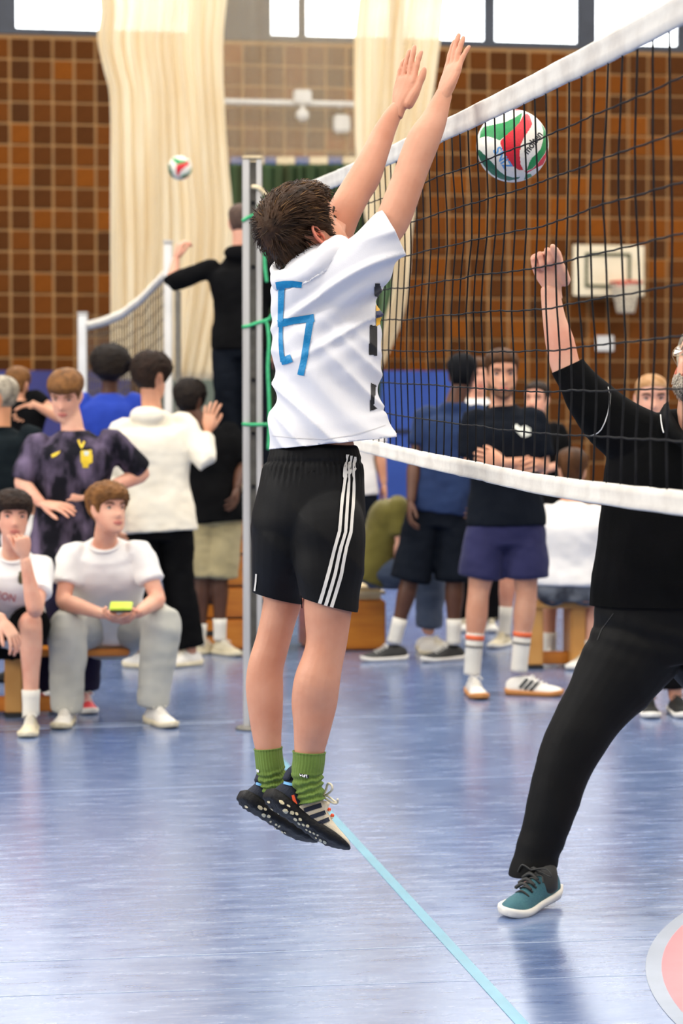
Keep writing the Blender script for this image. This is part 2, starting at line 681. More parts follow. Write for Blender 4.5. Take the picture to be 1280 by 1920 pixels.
slab('wall_right', [hall(A1, 0, 0), hall(A1, B1, 0), hall(A1, B1, CEIL_Z), hall(A1, 0, CEIL_Z)], M_WALL, .2)
slab('wall_rear', [hall(A1, B1, 0), hall(A0, B1, 0), hall(A0, B1, CEIL_Z), hall(A1, B1, CEIL_Z)], M_WALL, .2)
# back wall: mortar bed with every block standing proud
wall_back = slab('wall_back', [hall(A0, 0, 0), hall(A1, 0, 0), hall(A1, 0, SILL_Z), hall(A0, 0, SILL_Z)], M_MORTAR, .3)
PITCHB = 0.305
a_ref = wall_a(22); z_ref = 6.755
AX = (U, N, V((0, 0, 1)))
cells = []
ia0 = int((A0 - a_ref) / PITCHB) + 1; ia1 = int((A1 - a_ref) / PITCHB) - 1
for i in range(ia0, ia1):
    for j in range(-22, 2):
        a_, z_ = a_ref + (i + .5) * PITCHB, z_ref + (j + .5) * PITCHB
        if z_ < .15 or z_ > SILL_Z - .12:
            continue
        q = hall(a_, 0, z_)
        d_ = q.y
        px = CXP + FPX * q.x / q.y; py = HORIZON + (CAM_H - z_) * FPX / q.y
        seen = (0 < px < 200 and py < 700) or (430 < px < 655 and py < 300) or (822 < px < 1280 and 95 < py < 880)
        cells.append((0 if seen else 1, q.y, a_, z_))
cells.sort()
bm_ = MB(); bm_.box((0, 0, 0), (PITCHB - .040, .05, PITCHB - .034), AX, bevel=.006)
brick_me = bm_.mesh('brick'); brick_me.materials.append(M_BRICK)
for _, _, a_, z_ in cells[:300]:
    o = bpy.data.objects.new('brick', brick_me)
    o.location = hall(a_, random.uniform(-.004, .006), z_)
    COL.objects.link(o); o.parent = wall_back
mb = MB()
for _, _, a_, z_ in cells[300:]:
    mb.box(hall(a_, random.uniform(-.004, .006), z_), (PITCHB - .040, .05, PITCHB - .034), AX)
o = mb.build('brick_field', M_BRICKF, wall_back, False); o['kind'] = 'stuff'

# windows: a band of panes in dark frames above the sill
glass = bpy.data.materials.new('window_glass'); glass.use_nodes = True
nt = glass.node_tree
for n_ in list(nt.nodes): nt.nodes.remove(n_)
out_ = nt.nodes.new('ShaderNodeOutputMaterial'); mx_ = nt.nodes.new('ShaderNodeMixShader')
t_ = nt.nodes.new('ShaderNodeBsdfTransparent'); g_ = nt.nodes.new('ShaderNodeBsdfGlossy')
g_.inputs['Roughness'].default_value = .05; mx_.inputs[0].default_value = .06
nt.links.new(t_.outputs[0], mx_.inputs[1]); nt.links.new(g_.outputs[0], mx_.inputs[2]); nt.links.new(mx_.outputs[0], out_.inputs[0])
pane_px = [(-480, -320), (-305, -155), (-135, -8), (30, 198), (213, 358), (505, 563), (570, 735), (752, 910), (922, 1083), (1110, 1270), (1283, 1440), (1465, 1620)]
edges = [A0] + [a for p in pane_px for a in (wall_a(p[0]), wall_a(p[1]))] + [A1]
WT = 10.35
slab('trim_1', [hall(A0, .03, SILL_Z - .02), hall(A1, .03, SILL_Z - .02), hall(A1, .03, SILL_Z + .06), hall(A0, .03, SILL_Z + .06)], M_FRAME, .3)
slab('trim_2', [hall(A0, .0, WT), hall(A1, .0, WT), hall(A1, .0, CEIL_Z), hall(A0, .0, CEIL_Z)], M_FRAME, .3)
for k in range(0, len(edges), 2):
    a0_, a1_ = edges[k], edges[k + 1]
    slab('trim_%d' % (3 + k // 2), [hall(a0_, .0, SILL_Z), hall(a1_, .0, SILL_Z), hall(a1_, .0, WT), hall(a0_, .0, WT)], M_FRAME, .18)
for k, p in enumerate(pane_px):
    a0_, a1_ = wall_a(p[0]), wall_a(p[1])
    fr = MB()
    w_ = .035
    for (aa, ab, za, zb) in ((a0_, a0_ + w_, SILL_Z, WT), (a1_ - w_, a1_, SILL_Z, WT), (a0_, a1_, SILL_Z + .04, SILL_Z + .04 + w_), (a0_, a1_, WT - w_, WT), (a0_, a1_, 9.0, 9.0 + w_)):
        fr.box(hall((aa + ab) / 2, -.04, (za + zb) / 2), (abs(ab - aa), .06, abs(zb - za)), AX)
    wnd = struct(fr.build('window_%d' % (k + 1), M_FRAME, None, False))
    g = MB(); g.box(hall((a0_ + a1_) / 2, -.06, (SILL_Z + WT) / 2), (a1_ - a0_, .008, WT - SILL_Z), AX)
    g.build('pane', glass, wnd, False)

# painted lines of the floor
def floor_strip(name, p, q, w, m, z=.0015):
    p, q = V(p), V(q)
    d = (q - p).normalized(); s = V((-d.y, d.x, 0)) * (w / 2)
    mb = MB()
    vs = [p - s, p + s, q + s, q - s]
    mb.add([v + V((0, 0, z)) for v in vs] + [v + V((0, 0, z - .0012)) for v in vs], [(3, 2, 1, 0), (0, 1, 5, 4), (1, 2, 6, 5), (2, 3, 7, 6), (3, 0, 4, 7)])
    return struct(mb.build(name, m, None, False))
def line_mat(n, c, r=.3):
    m = mat(n, c, r, var=(9, tuple(min(255, int(x * 1.06)) for x in c)), spec=.7)
    return m
M_CYAN = line_mat('faded_cyan_line', (94, 150, 170))
M_RED = line_mat('red_line_paint', (242, 96, 100))
M_GRN = line_mat('green_line_paint', (92, 160, 92))
M_GHOST = line_mat('worn_grey_line', (138, 146, 160))
M_SEAM = line_mat('pale_floor_seam', (176, 188, 208))
l0 = ground(475, 1369); l1 = ground(960, 1900); dl = (l1 - l0).normalized()
floor_strip('floor_line', l0 - dl * 0.02, l1 + dl * .12, .033, M_CYAN)
for (x0, y0, x1, y1, w) in ((-200, 1812, 1500, 1749, .004), (-100, 1872, 1400, 1822, .002), (-200, 1494, 1500, 1438, .004), (-200, 1368, 1500, 1322, .006)):
    floor_strip('floor_seam', ground(x0, y0), ground(x1, y1), w, M_SEAM, .001)
floor_strip('floor_line', ground(-300, 1378), ground(440, 1354), .02, M_SEAM, .001)
# circle of another court at the right
cc = V((3.04, 5.58, 0))
def ring_line(name, r0, r1, m, z):
    mb = MB()
    rows = []
    for i in range(65):
        t = math.radians(130 + 110 * i / 64)
        d = V((math.cos(t), math.sin(t), 0))
        rows.append([cc + d * r0 + V((0, 0, z)), cc + d * r1 + V((0, 0, z))])
    mb.grid(rows)
    return struct(mb.build(name, m, None, False))
ring_line('floor_circle', 2.222, 2.264, M_GHOST, .0012)
ring_line('floor_circle', 2.166, 2.222, M_RED, .0016)
ring_line('floor_circle', 2.10, 2.166, M_GRN, .0016)

# ------------------------------------------------------------------ curtains, nets and beams before the back wall
def cloth_mat(name, col, col2, alpha, trans=.35):
    m = bpy.data.materials.new(name); m.use_nodes = True
    nt = m.node_tree; L = nt.links
    b = nt.nodes['Principled BSDF']
    b.inputs['Roughness'].default_value = .9
    tc = nt.nodes.new('ShaderNodeTexCoord')
    n = nt.nodes.new('ShaderNodeTexNoise'); n.inputs['Scale'].default_value = 2.5; n.inputs['Detail'].default_value = 3
    mp = nt.nodes.new('ShaderNodeMapping'); mp.inputs['Scale'].default_value = (4, 4, .3)
    L.new(tc.outputs['Object'], mp.inputs['Vector']); L.new(mp.outputs[0], n.inputs['Vector'])
    r = nt.nodes.new('ShaderNodeValToRGB')
    r.color_ramp.elements[0].position = .35; r.color_ramp.elements[1].position = .65
    r.color_ramp.elements[0].color = rgb(col); r.color_ramp.elements[1].color = rgb(col2)
    L.new(n.outputs['Fac'], r.inputs['Fac']); L.new(r.outputs['Color'], b.inputs['Base Color'])
    out = nt.nodes['Material Output']
    tl = nt.nodes.new('ShaderNodeBsdfTranslucent'); L.new(r.outputs['Color'], tl.inputs['Color'])
    mx = nt.nodes.new('ShaderNodeMixShader'); mx.inputs[0].default_value = trans
    L.new(b.outputs[0], mx.inputs[1]); L.new(tl.outputs[0], mx.inputs[2])
    if alpha < 1:
        tr = nt.nodes.new('ShaderNodeBsdfTransparent')
        m2 = nt.nodes.new('ShaderNodeMixShader'); m2.inputs[0].default_value = alpha
        L.new(tr.outputs[0], m2.inputs[1]); L.new(mx.outputs[0], m2.inputs[2]); L.new(m2.outputs[0], out.inputs[0])
    else:
        L.new(mx.outputs[0], out.inputs[0])
    return m
M_CREAM = cloth_mat('cream_netting', (253, 243, 218), (248, 232, 198), .78, .45)
M_SHEER = cloth_mat('sheer_netting', (226, 210, 178), (220, 202, 168), .34)
M_GREEN = cloth_mat('pale_green_cloth', (138, 168, 126), (126, 158, 114), 1.0)
M_DKGREEN = cloth_mat('dark_green_cloth', (58, 66, 32), (48, 74, 40), 1.0, .1)

def drape(name, rows, Yb, m, pleats, depth, label, cat, seed=0, nx=150, ny=40, thick=True):
    """rows: (py, px left, px right); a hanging pleated cloth at distance Yb"""
    r_ = catmull([tuple(float(v) for v in x) for x in rows], max(2, ny // (len(rows) - 1)))
    g = []
    for (py, xl, xr) in r_:
        row = []
        for i in range(nx + 1):
            u = i / nx
            ph = u * pleats * 2 * math.pi + 3.2 * nz(u * 4, seed, py * .0012) + 1.2 * nz(u * 9, seed + 2, py * .002)
            d = depth * (math.sin(ph) + .5 * math.sin(2.3 * ph + seed)) * (0.7 + .6 * nz(u * 3, py * .003, seed + 4))
            q = P(xl + (xr - xl) * u, py, Yb)
            row.append(q + V((0, d, 0)))
        g.append(row)
    mb = MB(); mb.grid(g)
    me = mb.mesh()
    if thick:
        thicken(me, .006)
    o = put(me, name, m)
    return tag(o, label, cat)
# ceiling-hung divider nettings, gathered
drape('gathered_curtain', [(-160, 150, 440), (0, 186, 424), (70, 182, 418), (130, 194, 418), (180, 205, 420), (300, 207, 428), (420, 207, 437), (560, 207, 425), (712, 207, 396)], 24.0, M_CREAM, 10, .06,
      'tall cream gathered netting curtain hanging beside the far left net posts', 'curtain', 1)
drape('gathered_curtain', [(-160, 690, 850), (0, 672, 832), (80, 664, 824), (200, 664, 808), (300, 668, 792), (430, 690, 772), (520, 735, 766), (600, 722, 752), (690, 700, 716)], 24.6, M_CREAM, 7, .05,
      'cream gathered netting curtain hanging behind the raised arms, its foot drawn aside', 'curtain', 5)
drape('divider_netting', [(-160, 405, 700), (100, 405, 700), (305, 410, 690)], 25.2, M_SHEER, 5, .06,
      'sheer cream netting stretched high between the two cream curtains', 'net', 9, thick=False)
YW = wallpt(560).y
drape('stage_curtain', [(308, 425, 720), (500, 425, 722), (700, 425, 715), (1014, 425, 700)], 29.0, M_DKGREEN, 14, .06,
      'dark green curtain hanging below the blue and white striped beam', 'curtain', 3)
drape('side_curtain', [(308, 690, 756), (430, 690, 756), (560, 690, 738), (640, 690, 722), (700, 680, 704)], 28.95, M_GREEN, 3, .05,
      'pale green curtain drawn aside next to the cream curtain foot', 'curtain', 4)
# striped beam
sb = root_at('striped_beam', P(560, 302, 29.2))
M_BSTRIPE = mat('blue_beam_paint', (38, 66, 132), .5, var=(4, (46, 76, 142)))
M_WSTRIPE = mat('cream_beam_paint', (214, 196, 160), .5, var=(4, (224, 206, 172)))
xs_ = [432, 456, 495, 518, 553, 580, 615, 642, 676]
for k in range(len(xs_) - 1):
    p_, q_ = P(xs_[k], 302, 29.2), P(xs_[k + 1], 302, 29.2)
    mb = MB(); mb.box((p_ + q_) / 2, ((q_ - p_).length - .006, .10, .10), bevel=.008)
    mb.build('beam_segment', [M_BSTRIPE if k % 2 == 0 else M_WSTRIPE], sb, False)
tag(sb, 'beam painted in blue and cream stripes above the dark green curtain', 'beam')
# high white pipe with a round lamp and its bracket
pr = root_at('wall_pipe', wallpt(540, P(540, 195, 33).z, .3))
mb = MB(); p_, q_ = wallpt(418, 0, .3), wallpt(668, 0, .3); zp = CAM_H + (HORIZON - 194) * p_.y / FPX
cable(mb, [V((p_.x, p_.y, zp)), V(((p_.x + q_.x) / 2, (p_.y + q_.y) / 2, zp)), V((q_.x, q_.y, zp))], .045, 8, 2)
mb.build('pipe', M_WHITEP, pr)
for px_ in (450, 560, 640):
    w_ = wallpt(px_, zp, .15); mb = MB(); mb.box(w_, (.05, .3, .05), AX, bevel=.006); mb.build('pipe_bracket', M_WHITEP, pr)
tag(pr, 'thin white pipe running along the block wall high up between the curtains', 'pipe')
lp = root_at('round_lamp', wallpt(567, zp - .17, .3))
w_ = wallpt(567, zp - .18, .35)
mb = MB(); mb.ball(w_, .10); mb.build('lamp_globe', M_WHITEP, lp)
mb = MB(); mb.box(w_ + V((0, 0, .26)), (.26, .16, .20), AX, bevel=.02); mb.box(w_ + V((0, 0, .12)), (.05, .05, .14), AX); mb.build('lamp_housing', M_WHITEP, lp)
tag(lp, 'round white lamp hanging under the high pipe on the block wall', 'lamp')
mb = MB(); w_ = wallpt(640, zp - .26, .12); mb.box(w_, (.24, .14, .26), AX, bevel=.03)
sp = mb.build('wall_speaker', M_WHITEP); tag(sp, 'pale box speaker on the block wall right of the round lamp', 'speaker')

# wall mats
def gym_mat(name, pxa, pxb, ztop, b, m, label):
    p, q = wallpt(pxa, 0, b), wallpt(pxb, 0, b)
    r = root_at(name, (p + q) / 2)
    mb = MB(); mb.box((p + q) / 2 + V((0, 0, ztop / 2)), ((q - p).length, .28, ztop), AX, bevel=.04)
    mb.build('mat_cover', m, r)
    for k in (.2, .5, .8):
        mb = MB(); c = p.lerp(q, k) - N * .16 + V((0, 0, ztop * .62)); mb.box(c, (.22, .03, .05), AX, bevel=.01); mb.build('carry_strap', M_BLACK, r)
    tag(r, label, 'mat')
gym_mat('wall_mat', -160, 246, 2.28, .6, M_NAVYMAT, 'navy blue gym mat standing against the block wall at the left edge')
gym_mat('wall_mat', 640, 860, 2.30, .6, M_BLUEMAT, 'bright blue gym mat standing against the wall behind the net')
gym_mat('wall_mat', 300, 470, 2.12, 2.5, M_GREYPAD, 'grey green padded mat under the foot of the large cream curtain')

# ------------------------------------------------------------------ basketball hoop
bbY = wallpt(1138, 0, .5)
def bbp(px, py, b=.5):
    q = wallpt(px, 0, b)
    return V((q.x, q.y, CAM_H + (HORIZON - py) * q.y / FPX))
bk = root_at('basketball_hoop', bbp(1138, 510))
M_BOARD = mat('cream_backboard', (238, 224, 192), .5, var=(3, (230, 214, 180)))
M_TARGET = mat('dark_green_target_line', (72, 78, 44), .5, var=(5, (64, 70, 40)))
M_RIM = mat('orange_red_rim', (224, 74, 40), .4, var=(5, (212, 64, 34)))
M_NETW = mat('white_hoop_net', (232, 222, 200), .8, var=(20, (222, 210, 186)))
c_ = (bbp(1072, 461) + bbp(1205, 556)) / 2
w_ = (bbp(1205, 556) - bbp(1072, 556)).length; h_ = bbp(1072, 461).z - bbp(1072, 556).z
mb = MB(); mb.box(c_, (w_, .04, h_), AX, bevel=.008); mb.build('backboard', M_BOARD, bk, False)
mb = MB()
tl, br = bbp(1098, 478, .53), bbp(1178, 538, .53)
tw, th = (bbp(1178, 538, .53) - bbp(1098, 538, .53)).length, tl.z - br.z
tc_ = (tl + br) / 2
for sx in (-1, 1): mb.box(tc_ + U * (sx * tw / 2), (.045, .012, th + .045), AX)
for sz in (-1, 1): mb.box(tc_ + V((0, 0, sz * th / 2)), (tw, .012, .045), AX)
mb.build('target_square', M_TARGET, bk, False)
mb = MB()
rc = bbp(1157, 534, .5); rc = rc - N * .40
R_ = .235
ringp = [rc + U * (R_ * math.cos(t)) + N * (R_ * math.sin(t)) for t in [2 * math.pi * i / 24 for i in range(25)]]
limb(mb, ringp, [.017] * 25, seg=8, sub=1)
mb.build('rim', M_RIM, bk)
mb = MB(); mb.box(rc + N * .30 + V((0, 0, -.03)), (.16, .18, .09), AX, bevel=.01); mb.build('rim_bracket', M_RIM, bk)
mb = MB(); rows = []
for k in range(9):
    t = k / 8; rr = R_ * (1 - .48 * t ** .8); z = -.44 * t
    rows.append([rc + V((0, 0, z)) + U * (rr * math.cos(2 * math.pi * j / 12)) + N * (rr * math.sin(2 * math.pi * j / 12)) for j in range(12)])
for k in range(8):
    for j in range(12):
        for dj in (0, 1):
            a, b = rows[k][(j + (k % 2) * 0) % 12], rows[k + 1][(j + (1 if dj else -1) * (1 if k % 2 else 0) + (0 if k % 2 else dj)) % 12]
            limb(mb, [a, b], [.009, .009], seg=4, sub=1, dome=0)
o = mb.build('hoop_net', M_NETW, bk); o['kind'] = 'stuff'
mb = MB(); mb.box(c_ + N * .24, (.5, .42, .08), AX, bevel=.01); mb.box(c_ + N * .24 - V((0, 0, .3)), (.08, .42, .08), AX); mb.build('wall_bracket', M_DARKALU, bk)
tag(bk, 'cream basketball backboard with dark target square, red rim and white net on the wall', 'basketball hoop')
mb = MB(); p_, q_ = bbp(1116, 630, .05), bbp(1149, 659, .05)
mb.box((p_ + q_) / 2, (abs((q_ - p_).dot(U)), .04, p_.z - q_.z), AX, bevel=.01)
tag(mb.build('wall_sign', M_WHITEP), 'small blank white panel on the block wall under the basketball hoop', 'sign')
# ------------------------------------------------------------------ the match net and its post
def s_net(px): return 398 + .7815 * (px - 475)
def net_xy(px):
    Y = FPX / s_net(px)
    return V(((px - CXP) / FPX * Y * 1.001, Y, 0))
def lerp_tab(tab, x):
    if x <= tab[0][0]:
        (x0, y0), (x1, y1) = tab[0], tab[1]
    elif x >= tab[-1][0]:
        (x0, y0), (x1, y1) = tab[-2], tab[-1]
    else:
        for (x0, y0), (x1, y1) in zip(tab[:-1], tab[1:]):
            if x <= x1: break
    return y0 + (y1 - y0) * (x - x0) / (x1 - x0)
# heights along the net, by distance from the post (metres)
n0, n1 = net_xy(475), net_xy(1280)
NDIR = (n1 - n0).normalized()
NPERP = V((-NDIR.y, NDIR.x, 0))
def u_of(px): return (net_xy(px) - n0).dot(NDIR)
def z_at(px, py): return CAM_H + (HORIZON - py) / s_net(px)
TOP = sorted((u_of(x), z_at(x, y)) for x, y in ((512, 368), (536.5, 362), (658.7, 311), (734, 275), (766.5, 261), (837, 226), (920, 185), (1010, 138), (1110, 85), (1265, 2)))
BOT = sorted((u_of(x), z_at(x, y)) for x, y in ((500, 806), (600, 828), (690, 850), (758, 868), (840, 888), (900, 900), (971, 920), (1060, 936), (1140, 949), (1280, 968)))
UEND = u_of(1280) + 1.35
TOP.append((UEND, TOP[-1][1] - .005)); BOT.append((UEND, BOT[-1][1] - .004))
def smooth_tab(tab, u):
    return sum(lerp_tab(tab, min(max(u + d, tab[0][0]), tab[-1][0])) for d in (-.3, -.15, 0, .15, .3)) / 5
USTART = u_of(515)
def npt(u, z, off=0.0): return n0 + NDIR * u + NPERP * off + V((0, 0, z))
net = root_at('volleyball_net', npt(2.5, 0))
def tape(name, tab, h, sign, u0, u1, seed, m):
    """double-folded band with a roped edge"""
    rows = []
    n = 110
    for i in range(n + 1):
        u = u0 + (u1 - u0) * i / n
        z = smooth_tab(tab, u)
        lo, hi = (z - h, z) if sign > 0 else (z, z + h)
        w = .004 * nz(u * 5, seed, 0)
        ring = []
        prof = [(-.006, .08), (-.009, .35), (-.007, .70), (-.011, .86), (-.008, .97), (0, 1.0), (.008, .97), (.011, .86), (.007, .70), (.009, .35), (.006, .08), (0, 0)]
        for (o_, t) in prof:
            if sign < 0: t = 1 - t
            ring.append(npt(u, lo + (hi - lo) * t + .0018 * nz(u * 12, seed + t, 1), o_ + w))
        rows.append(ring)
    mb = MB(); mb.rings(rows)
    return mb.build(name, m, net)
tape('top_tape', TOP, .058, 1, USTART, UEND, 1, M_TAPE)
tape('bottom_tape', BOT, .047, -1, USTART, UEND, 7, M_TAPE)
def ztop(u): return smooth_tab(TOP, u) - .054
def zbot(u): return smooth_tab(BOT, u) + .044
mb = MB()
NROW = 9
SP = .1035
nu = int((UEND - USTART - .02) / SP)
uo = u_of(778) % SP
us = [USTART + ((uo - USTART) % SP) + k * SP for k in range(nu)]
def knot(u, t):
    zt, zb = ztop(u), zbot(u)
    du = .010 * nz(u * 3.1, t * 5, 2) * math.sin(math.pi * t) + .006 * nz(u * 9, t * 9, 6) * math.sin(math.pi * t)
    sag = .022 * math.sin(math.pi * t) * nz(u * .8, 3, t * 2)
    tt = t + (.006 * nz(u * 4, t * 7, 11) if 0 < t < 1 else 0)
    return npt(u + du, zb + (zt - zb) * tt + sag * .5, .03 * nz(u * 1.3, t * 2, 8) * math.sin(math.pi * t))
for u in us:                                   # upright cords
    pts = [knot(u, j / NROW) for j in range(NROW + 1)]
    fine = []
    for a, b in zip(pts[:-1], pts[1:]):
        mid = (a + b) / 2 + NDIR * (.004 * nz(a.x * 9, a.y * 9, a.z * 9))
        fine += [a, mid]
    fine.append(pts[-1])
    limb(mb, fine, [.0023] * len(fine), seg=5, sub=1, dome=0)
for j in range(1, NROW):                       # level cords, sagging a little between knots
    fine = []
    for k in range(len(us) - 1):
        a, b = knot(us[k], j / NROW), knot(us[k + 1], j / NROW)
        fine += [a, (a + b) / 2 - V((0, 0, .0016))]
    fine.append(knot(us[-1], j / NROW))
    limb(mb, fine, [.0021] * len(fine), seg=5, sub=1, dome=0)
o = mb.build('net_mesh', M_NETB, net); o['kind'] = 'stuff'
mb = MB()                                      # side rod where the net ends near the post
limb(mb, [npt(USTART, ztop(USTART) + .05), npt(USTART + .01, (ztop(USTART) + zbot(USTART)) / 2), npt(USTART, zbot(USTART) - .04)], [.006] * 3, seg=6, sub=2)
mb.build('side_cord', M_NETB, net)
tag(net, 'black volleyball net with white tapes crossing the picture beside the jumping player', 'net')

# the post: two aluminium flanges and a slotted web
pY = FPX / s_net(475)
pb = ground(475, 1366); pb = V((pb.x, pY, 0))
post = root_at('net_post', pb)
ptop = P(475, 299, pY).z
s_ = FPX / pY
def ppx(px): return (px - 475) / s_
for (xa, xb) in ((456.5, 470), (482.5, 492.5)):
    mb = MB(); mb.box(pb + V(((ppx(xa) + ppx(xb)) / 2, 0, ptop / 2)), (ppx(xb) - ppx(xa), .07, ptop), bevel=.005); mb.build('flange', M_ALU, post)
mb = MB(); mb.box(pb + V((ppx(476.3), .02, ptop / 2)), (ppx(483) - ppx(469) + .004, .012, ptop - .02)); mb.build('slot_web', M_DARKALU, post, False)
for py in (380, 500, 612, 712, 812, 912):
    mb = MB(); z_ = P(476, py, pY).z
    limb(mb, [pb + V((ppx(476), .016, z_)), pb + V((ppx(476), -.002, z_))], [.009, .009], seg=10, sub=1, dome=0)
    mb.build('adjusting_bolt', M_BLACK, post)
mb = MB(); mb.box(pb + V((0, 0, ptop + .006)), (.095, .085, .016), bevel=.005); mb.build('post_cap', M_ROPEW, post)
mb = MB(); limb(mb, [pb + V((0, 0, .002)), pb + V((0, 0, .014))], [.085, .08], seg=24, sub=1, dome=0); mb.build('floor_plate', M_DARKALU, post)
tag(post, 'tall slotted aluminium net post behind the jumping player', 'post')
def at_post(px, py, dy=-.04): return P(px, py, pY + dy)
def rope(name, lines, r, m, label):
    mb = MB()
    for pts in lines:
        cable(mb, pts, r, 6, 5)
    o = mb.build(name, m)
    return tag(o, label, 'rope')
rope('tension_rope', [[at_post(473, 350), at_post(484, 352, -.06), at_post(496, 362, -.06), at_post(507, 372, -.07), npt(USTART - .02, smooth_tab(TOP, USTART) - .03), npt(USTART + .1, smooth_tab(TOP, USTART) - .02)]], .010, M_ROPEW,
     'cream rope tying the net top to the post')
rope('green_strap', [[at_post(455, 414), at_post(466, 407), at_post(480, 402), at_post(494, 396), at_post(506, 388, -.05)], [at_post(484, 386), at_post(492, 391), at_post(502, 388), npt(USTART, 2.3)], [at_post(494, 396), at_post(498, 440, -.05), at_post(496, 490, -.05), at_post(500, 528, -.05)]], .008, M_ROPEG,
     'uppermost green strap knotted round the net post with a hanging end')
rope('green_strap', [[at_post(455, 613), at_post(466, 611), at_post(480, 606), at_post(494, 602), at_post(504, 598), at_post(512, 587, -.06)], [at_post(492, 604), at_post(500, 606), at_post(504, 640, -.05), at_post(502, 690, -.05), at_post(504, 740, -.05), at_post(505, 790, -.05), at_post(503, 842, -.05)]], .008, M_ROPEG,
     'middle green strap round the net post with a long tail hanging down')
rope('green_strap', [[at_post(455, 795), at_post(466, 796), at_post(480, 796), at_post(494, 796), at_post(510, 796, -.05), npt(USTART, zbot(USTART) - .02)]], .008, M_ROPEG,
     'lowest green strap tying the net foot to the post')

# ------------------------------------------------------------------ the far net at the left with its two posts
def simple_post(name, px, pytop, Y, wpx, label, double=False):
    z = P(px, pytop, Y).z
    g0 = P(px, pytop, Y); g0.z = 0
    r = root_at(name, g0)
    w = wpx / (FPX / Y)
    mb = MB(); mb.box(g0 + V((0, 0, z / 2)), (w, .07, z), bevel=.008); mb.build('post_tube', M_WHITEP, r)
    mb = MB(); mb.box(g0 + V((0, 0, z + .012)), (w * 1.15, .085, .024), bevel=.006); mb.build('post_cap', M_ALU, r)
    mb = MB(); limb(mb, [g0 + V((0, 0, .002)), g0 + V((0, 0, .02))], [.1, .09], seg=20, sub=1, dome=0); mb.build('floor_plate', M_DARKALU, r)
    if double:
        w2 = 11 / (FPX / Y); x2 = 18 / (FPX / Y); z2 = P(px, 545, Y).z
        mb = MB(); mb.box(g0 + V((x2, 0, z2 / 2)), (w2, .05, z2), bevel=.006); mb.build('winch_tube', M_DARKALU, r)
    return tag(r, label, 'post')
simple_post('net_post', 315, 457, 15.35, 15, 'white net post the man in black is reaching for', True)
simple_post('net_post', 155, 590, 21.0, 17, 'pale net post behind the boy in the dark patterned jersey')
fn = root_at('volleyball_net', V((-1.7, 18, 0)))
e0, e1 = P(163, 612, 20.9), P(310, 520, 15.3)
def fpt(t, k):
    a = e0.lerp(e1, t)
    zt = CAM_H + (HORIZON - lerp_tab([(0, 612), (.22, 604), (.45, 590), (.7, 562), (.88, 536), (1, 516)], t)) * a.y / FPX
    return V((a.x, a.y, zt - k))
def px_t(px): # parameter along the net for an image column
    lo, hi = 0.0, 1.0
    for _ in range(30):
        m_ = (lo + hi) / 2; a = e0.lerp(e1, m_)
        if CXP + FPX * a.x / a.y < px: lo = m_
        else: hi = m_
    return lo
ts = [px_t(163 + 147 * i / 30) for i in range(31)]
def ftop(i):
    t = ts[i]; a = e0.lerp(e1, t)
    py = lerp_tab([(163, 612), (195, 604), (230, 590), (265, 563), (290, 537), (310, 516)], 163 + 147 * i / 30)
    return V((a.x, a.y, CAM_H + (HORIZON - py) * a.y / FPX))
rows = []
for i in range(31):
    q = ftop(i)
    rows.append([q + V((0, 0, .04)), q + V((.02, 0, .0)), q + V((0, 0, -.04)), q + V((-.02, 0, 0))])
mb = MB(); mb.rings(rows); mb.build('top_tape', M_TAPE, fn)
mb = MB()
for i in range(0, 31):
    q = ftop(i); limb(mb, [q, q + V((.02 * nz(i, 0, 0), .05 * nz(i, 3, 1), -.5)), q - V((0, 0, 1.0))], [.0055] * 3, seg=4, sub=2, dome=0)
for k in range(1, 11):
    limb(mb, [ftop(i) - V((0, 0, .1 * k + .03 * nz(i * .3, k, 2))) for i in range(0, 31)], [.0045] * 31, seg=4, sub=1, dome=0)
M_NETF = mat('brown_net_cord', (92, 78, 58), .8, var=(20, (82, 68, 50)))
o = mb.build('net_mesh', M_NETF, fn); o['kind'] = 'stuff'
tag(fn, 'slack far volleyball net with a sagging white top tape before the cream curtain', 'net')

# ------------------------------------------------------------------ vaulting boxes and benches
def vault_box(name, c, w, d, levels, lh, label, top_m=M_LEATHER):
    r = root_at(name, V((c[0], c[1], 0)))
    z = 0
    for k in range(levels):
        mb = MB()
        s = 1 - .03 * k
        mb.box(V((c[0], c[1], z + lh / 2)), (w * s, d * s, lh - .012), AX, bevel=.012)
        b = mb.build('box_section', M_WOOD, r)
        for sx in ((-1, 1) if levels > 1 else ()):
            mb = MB(); mb.box(V((c[0], c[1], z + lh * .55)) + U * (sx * w * .2) - N * (d * s / 2 + .002), (.14, .012, .035), AX, bevel=.005); mb.build('grip_slot', M_BLACK, b)
        z += lh
    mb = MB(); mb.box(V((c[0], c[1], z + .04)), (w * (1 - .03 * levels) + .02, d * (1 - .03 * levels) + .02, .08), AX, bevel=.03); mb.build('padded_top', top_m, r)
    tag(r, label, 'vaulting box')
    return z + .08
BX = P(428, 1100, 14.75)
TOPZ = vault_box('vaulting_box', (BX.x, BX.y), .48 * 1.45, .46, 5, .205, 'tall orange wooden vaulting box the man in black stands on')
B2 = P(640, 1160, 14.75)
TOPZ2 = vault_box('vaulting_box', (B2.x, B2.y), .50, .50, 1, .33, 'low orange wooden box with a cream padded top under the seated man in olive')
